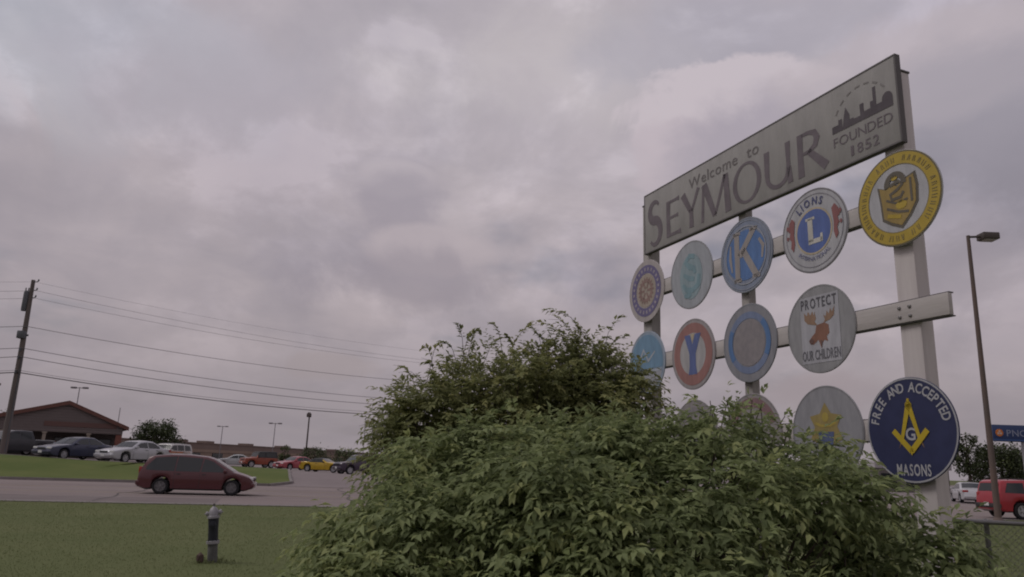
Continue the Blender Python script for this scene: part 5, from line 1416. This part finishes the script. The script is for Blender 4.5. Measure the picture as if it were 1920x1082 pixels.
# ------------------------------------------------------------------ chain-link fence
def chain_fence():
    A = Vector((3.55, 7.85, 0)); B = Vector((7.2, 6.55, 0)); H = 1.215
    d = (B - A); Lg = d.length; ang = math.atan2(d.y, d.x)
    galv = material('galvanised', (0.19, 0.185, 0.185), 0.5, metal=0.4, var=0.12, var_scale=6)
    root = empty('chain_link_fence', tuple(A), ang, label='waist-high chain-link fence at lower right behind the bush', cat='fence')
    m = MB(); m.tube([(-0.1, 0, H), (Lg, 0, H)], 0.021, n=10); m.build('top_rail', galv, root, smooth=50)
    for x in (1.18, 3.4):
        m = MB(); m.lathe([(0.024, -0.3), (0.024, H - 0.03), (0.03, H - 0.02), (0.027, H + 0.015), (0.01, H + 0.03)], c=(x, 0.045, 0), n=12); m.build('post', galv, root, smooth=40)
    mesh = MB(); p = 0.06; r = 0.0022
    k = -int(H / p) - 1
    while k * p < Lg:
        for s in (1, -1):
            x0 = k * p; z0, z1 = 0.03, H - 0.02
            xa, xb = (x0, x0 + (z1 - z0)) if s > 0 else (x0 + (z1 - z0), x0)
            za, zb_ = z0, z1
            a = Vector((xa, 0, za)); b = Vector((xb, 0, zb_))
            # clip to the fence length
            def clip(a, b):
                if a.x > b.x: a, b = b, a
                if b.x <= 0 or a.x >= Lg: return None
                if a.x < 0: a = a.lerp(b, (0 - a.x) / (b.x - a.x))
                if b.x > Lg: b = a.lerp(b, (Lg - a.x) / (b.x - a.x))
                return a, b
            c = clip(a, b)
            if c: mesh.tube([c[0] + Vector((0, 0.002 * s - 0.024, 0)), c[1] + Vector((0, 0.002 * s - 0.024, 0))], r, n=3, cap=False)
        k += 1
    o = mesh.build('wire_mesh', galv, root, fix=False); o['kind'] = 'stuff'
chain_fence()

# ------------------------------------------------------------------ hydrant
def hydrant():
    x, y = -4.42, 12.0
    root = empty('fire_hydrant', (x, y, 0), rad(15), label='black and silver fire hydrant standing in the lawn', cat='hydrant')
    blk = material('hydrant_black', (0.022, 0.024, 0.032), 0.55, spec=0.3); sil = material('hydrant_silver', (0.28, 0.27, 0.29), 0.5, metal=0.2, var=0.2, var_scale=14)
    gry = material('hydrant_grey', (0.085, 0.085, 0.08), 0.8, var=0.3, var_scale=10); brn = material('hydrant_rust', (0.085, 0.055, 0.048), 0.9, var=0.3, var_scale=14)
    root.rotation_euler = (0, rad(-5), rad(15)); root.scale = (0.86, 0.86, 1.0)
    def lat(nm, prof, mat, par=root, n=18, **k):
        m = MB(); m.lathe(prof, n=n, **k); return m.build(nm, mat, par, smooth=40)
    lat('standpipe', [(0.085, -0.1), (0.085, 0.27), (0.078, 0.28)], gry)
    lat('lower_flange', [(0.112, 0.275), (0.112, 0.315), (0.085, 0.322)], sil)
    lat('barrel', [(0.086, 0.318), (0.084, 0.5), (0.09, 0.60), (0.09, 0.655)], blk)
    lat('upper_flange', [(0.108, 0.65), (0.108, 0.68), (0.085, 0.69)], sil)
    bn = lat('bonnet', [(0.088, 0.685), (0.085, 0.74), (0.062, 0.79), (0.03, 0.815), (0.022, 0.825)], sil)
    lat('operating_nut', [(0.02, 0.823), (0.017, 0.865)], gry, bn, n=5)
    for a, rr_, mt, zz in ((rad(0), 0.036, sil, 0.735), (rad(180), 0.03, sil, 0.72), (rad(-90), 0.05, blk, 0.55)):
        m = MB(); m.lathe([(rr_ * 0.8, 0.05), (rr_ * 0.8, 0.095), (rr_ * 1.15, 0.097), (rr_ * 1.15, 0.125), (rr_ * 0.5, 0.135)], axis='X', n=14)
        m.lathe([(0.012, 0.133), (0.010, 0.155)], axis='X', n=5)
        c = m.build('nozzle_cap', mt, root, smooth=40, loc=(0, 0, zz)); c.rotation_euler = (0, 0, a)
    for k in range(8):
        a = 2 * math.pi * k / 8
        m = MB(); m.lathe([(0.010, 0.27), (0.010, 0.328)], n=6); m.build('flange_bolt', gry, root, loc=(0.099 * math.cos(a), 0.099 * math.sin(a), 0))
    rk = empty('rock', (x - 0.16, y - 0.1, 0), label='brown stone lying at the foot of the hydrant', cat='stone')
    bm = bmesh.new(); bmesh.ops.create_icosphere(bm, subdivisions=1, radius=0.085)
    rng = random.Random(2)
    for v in bm.verts: v.co = Vector((v.co.x * 0.75, v.co.y * 0.8, v.co.z * 1.2)) * rng.uniform(0.8, 1.15) + Vector((0, 0, 0.07))
    me = bpy.data.meshes.new('stone_body'); bm.to_mesh(me); bm.free(); me.materials.append(brn)
    o = bpy.data.objects.new('stone_body', me); COL.objects.link(o); o.parent = rk
hydrant()

# ------------------------------------------------------------------ lawn blades in the near field
def lawn():
    rng = np.random.default_rng(21)
    mat = leaf_material('grass_blade', (0.13, 0.158, 0.066), (0.18, 0.20, 0.095), 0.35, 0.9)
    P = []
    n = 60000
    d = rng.uniform(0, 1, n) * 20 + 8.2
    px = rng.uniform(-0.72, 0.05, n)
    P.append(np.stack([px * d, d, np.zeros(n)], 1))
    n2 = 45000
    d = rng.uniform(0, 1, n2) * 27 + 6.0
    px = rng.uniform(0.54, 0.76, n2)
    P.append(np.stack([px * d, d, np.zeros(n2)], 1))
    n3 = 7000                                  # ragged edge along the gutter
    sv = rng.uniform(-45, 45, n3)
    e = np.array(FAR0) + np.outer(sv, np.array(RD)) + np.outer(near_t - 0.42 - np.abs(rng.normal(0, 0.12, n3)), np.array(RN)); e[:, 2] = 0
    P.append(e)
    hyd = np.array([-4.42, 12.0, 0.0]) + rng.normal(0, 0.14, (220, 3)) * np.array([1, 1, 0])
    P.append(hyd)
    P = np.concatenate(P)
    tall = np.zeros(len(P)); tall[-220:] = 0.04; tall[-220 - n3:-220] = 0.035
    tn = (P - np.array(FAR0)) @ np.array(RN)
    tall = tall[tn < near_t - 0.4]
    P = P[tn < near_t - 0.4]
    m = len(P)
    D = unit(np.array([0, 0, 1.0]) + rng.normal(0, 0.45, (m, 3)))
    Uu = unit(rng.normal(0, 1, (m, 3)))
    patch = 0.5 + 0.25 * np.sin(P[:, 0] * 1.7 + 2 * np.sin(P[:, 1] * 0.6)) * np.sin(P[:, 1] * 1.3 + P[:, 0] * 0.5)
    L_ = rng.uniform(0.015, 0.034, m) + tall * rng.uniform(0.2, 1.6, m)
    o = leaf_object('lawn_grass', P, D, Uu, L_, rng.uniform(0.003, 0.006, m) * (1 + P[:, 1] / 20), patch + rng.normal(0, 0.10, m), mat, None)
    o['label'] = 'short mown grass of the lawn'; o['category'] = 'grass'
lawn()
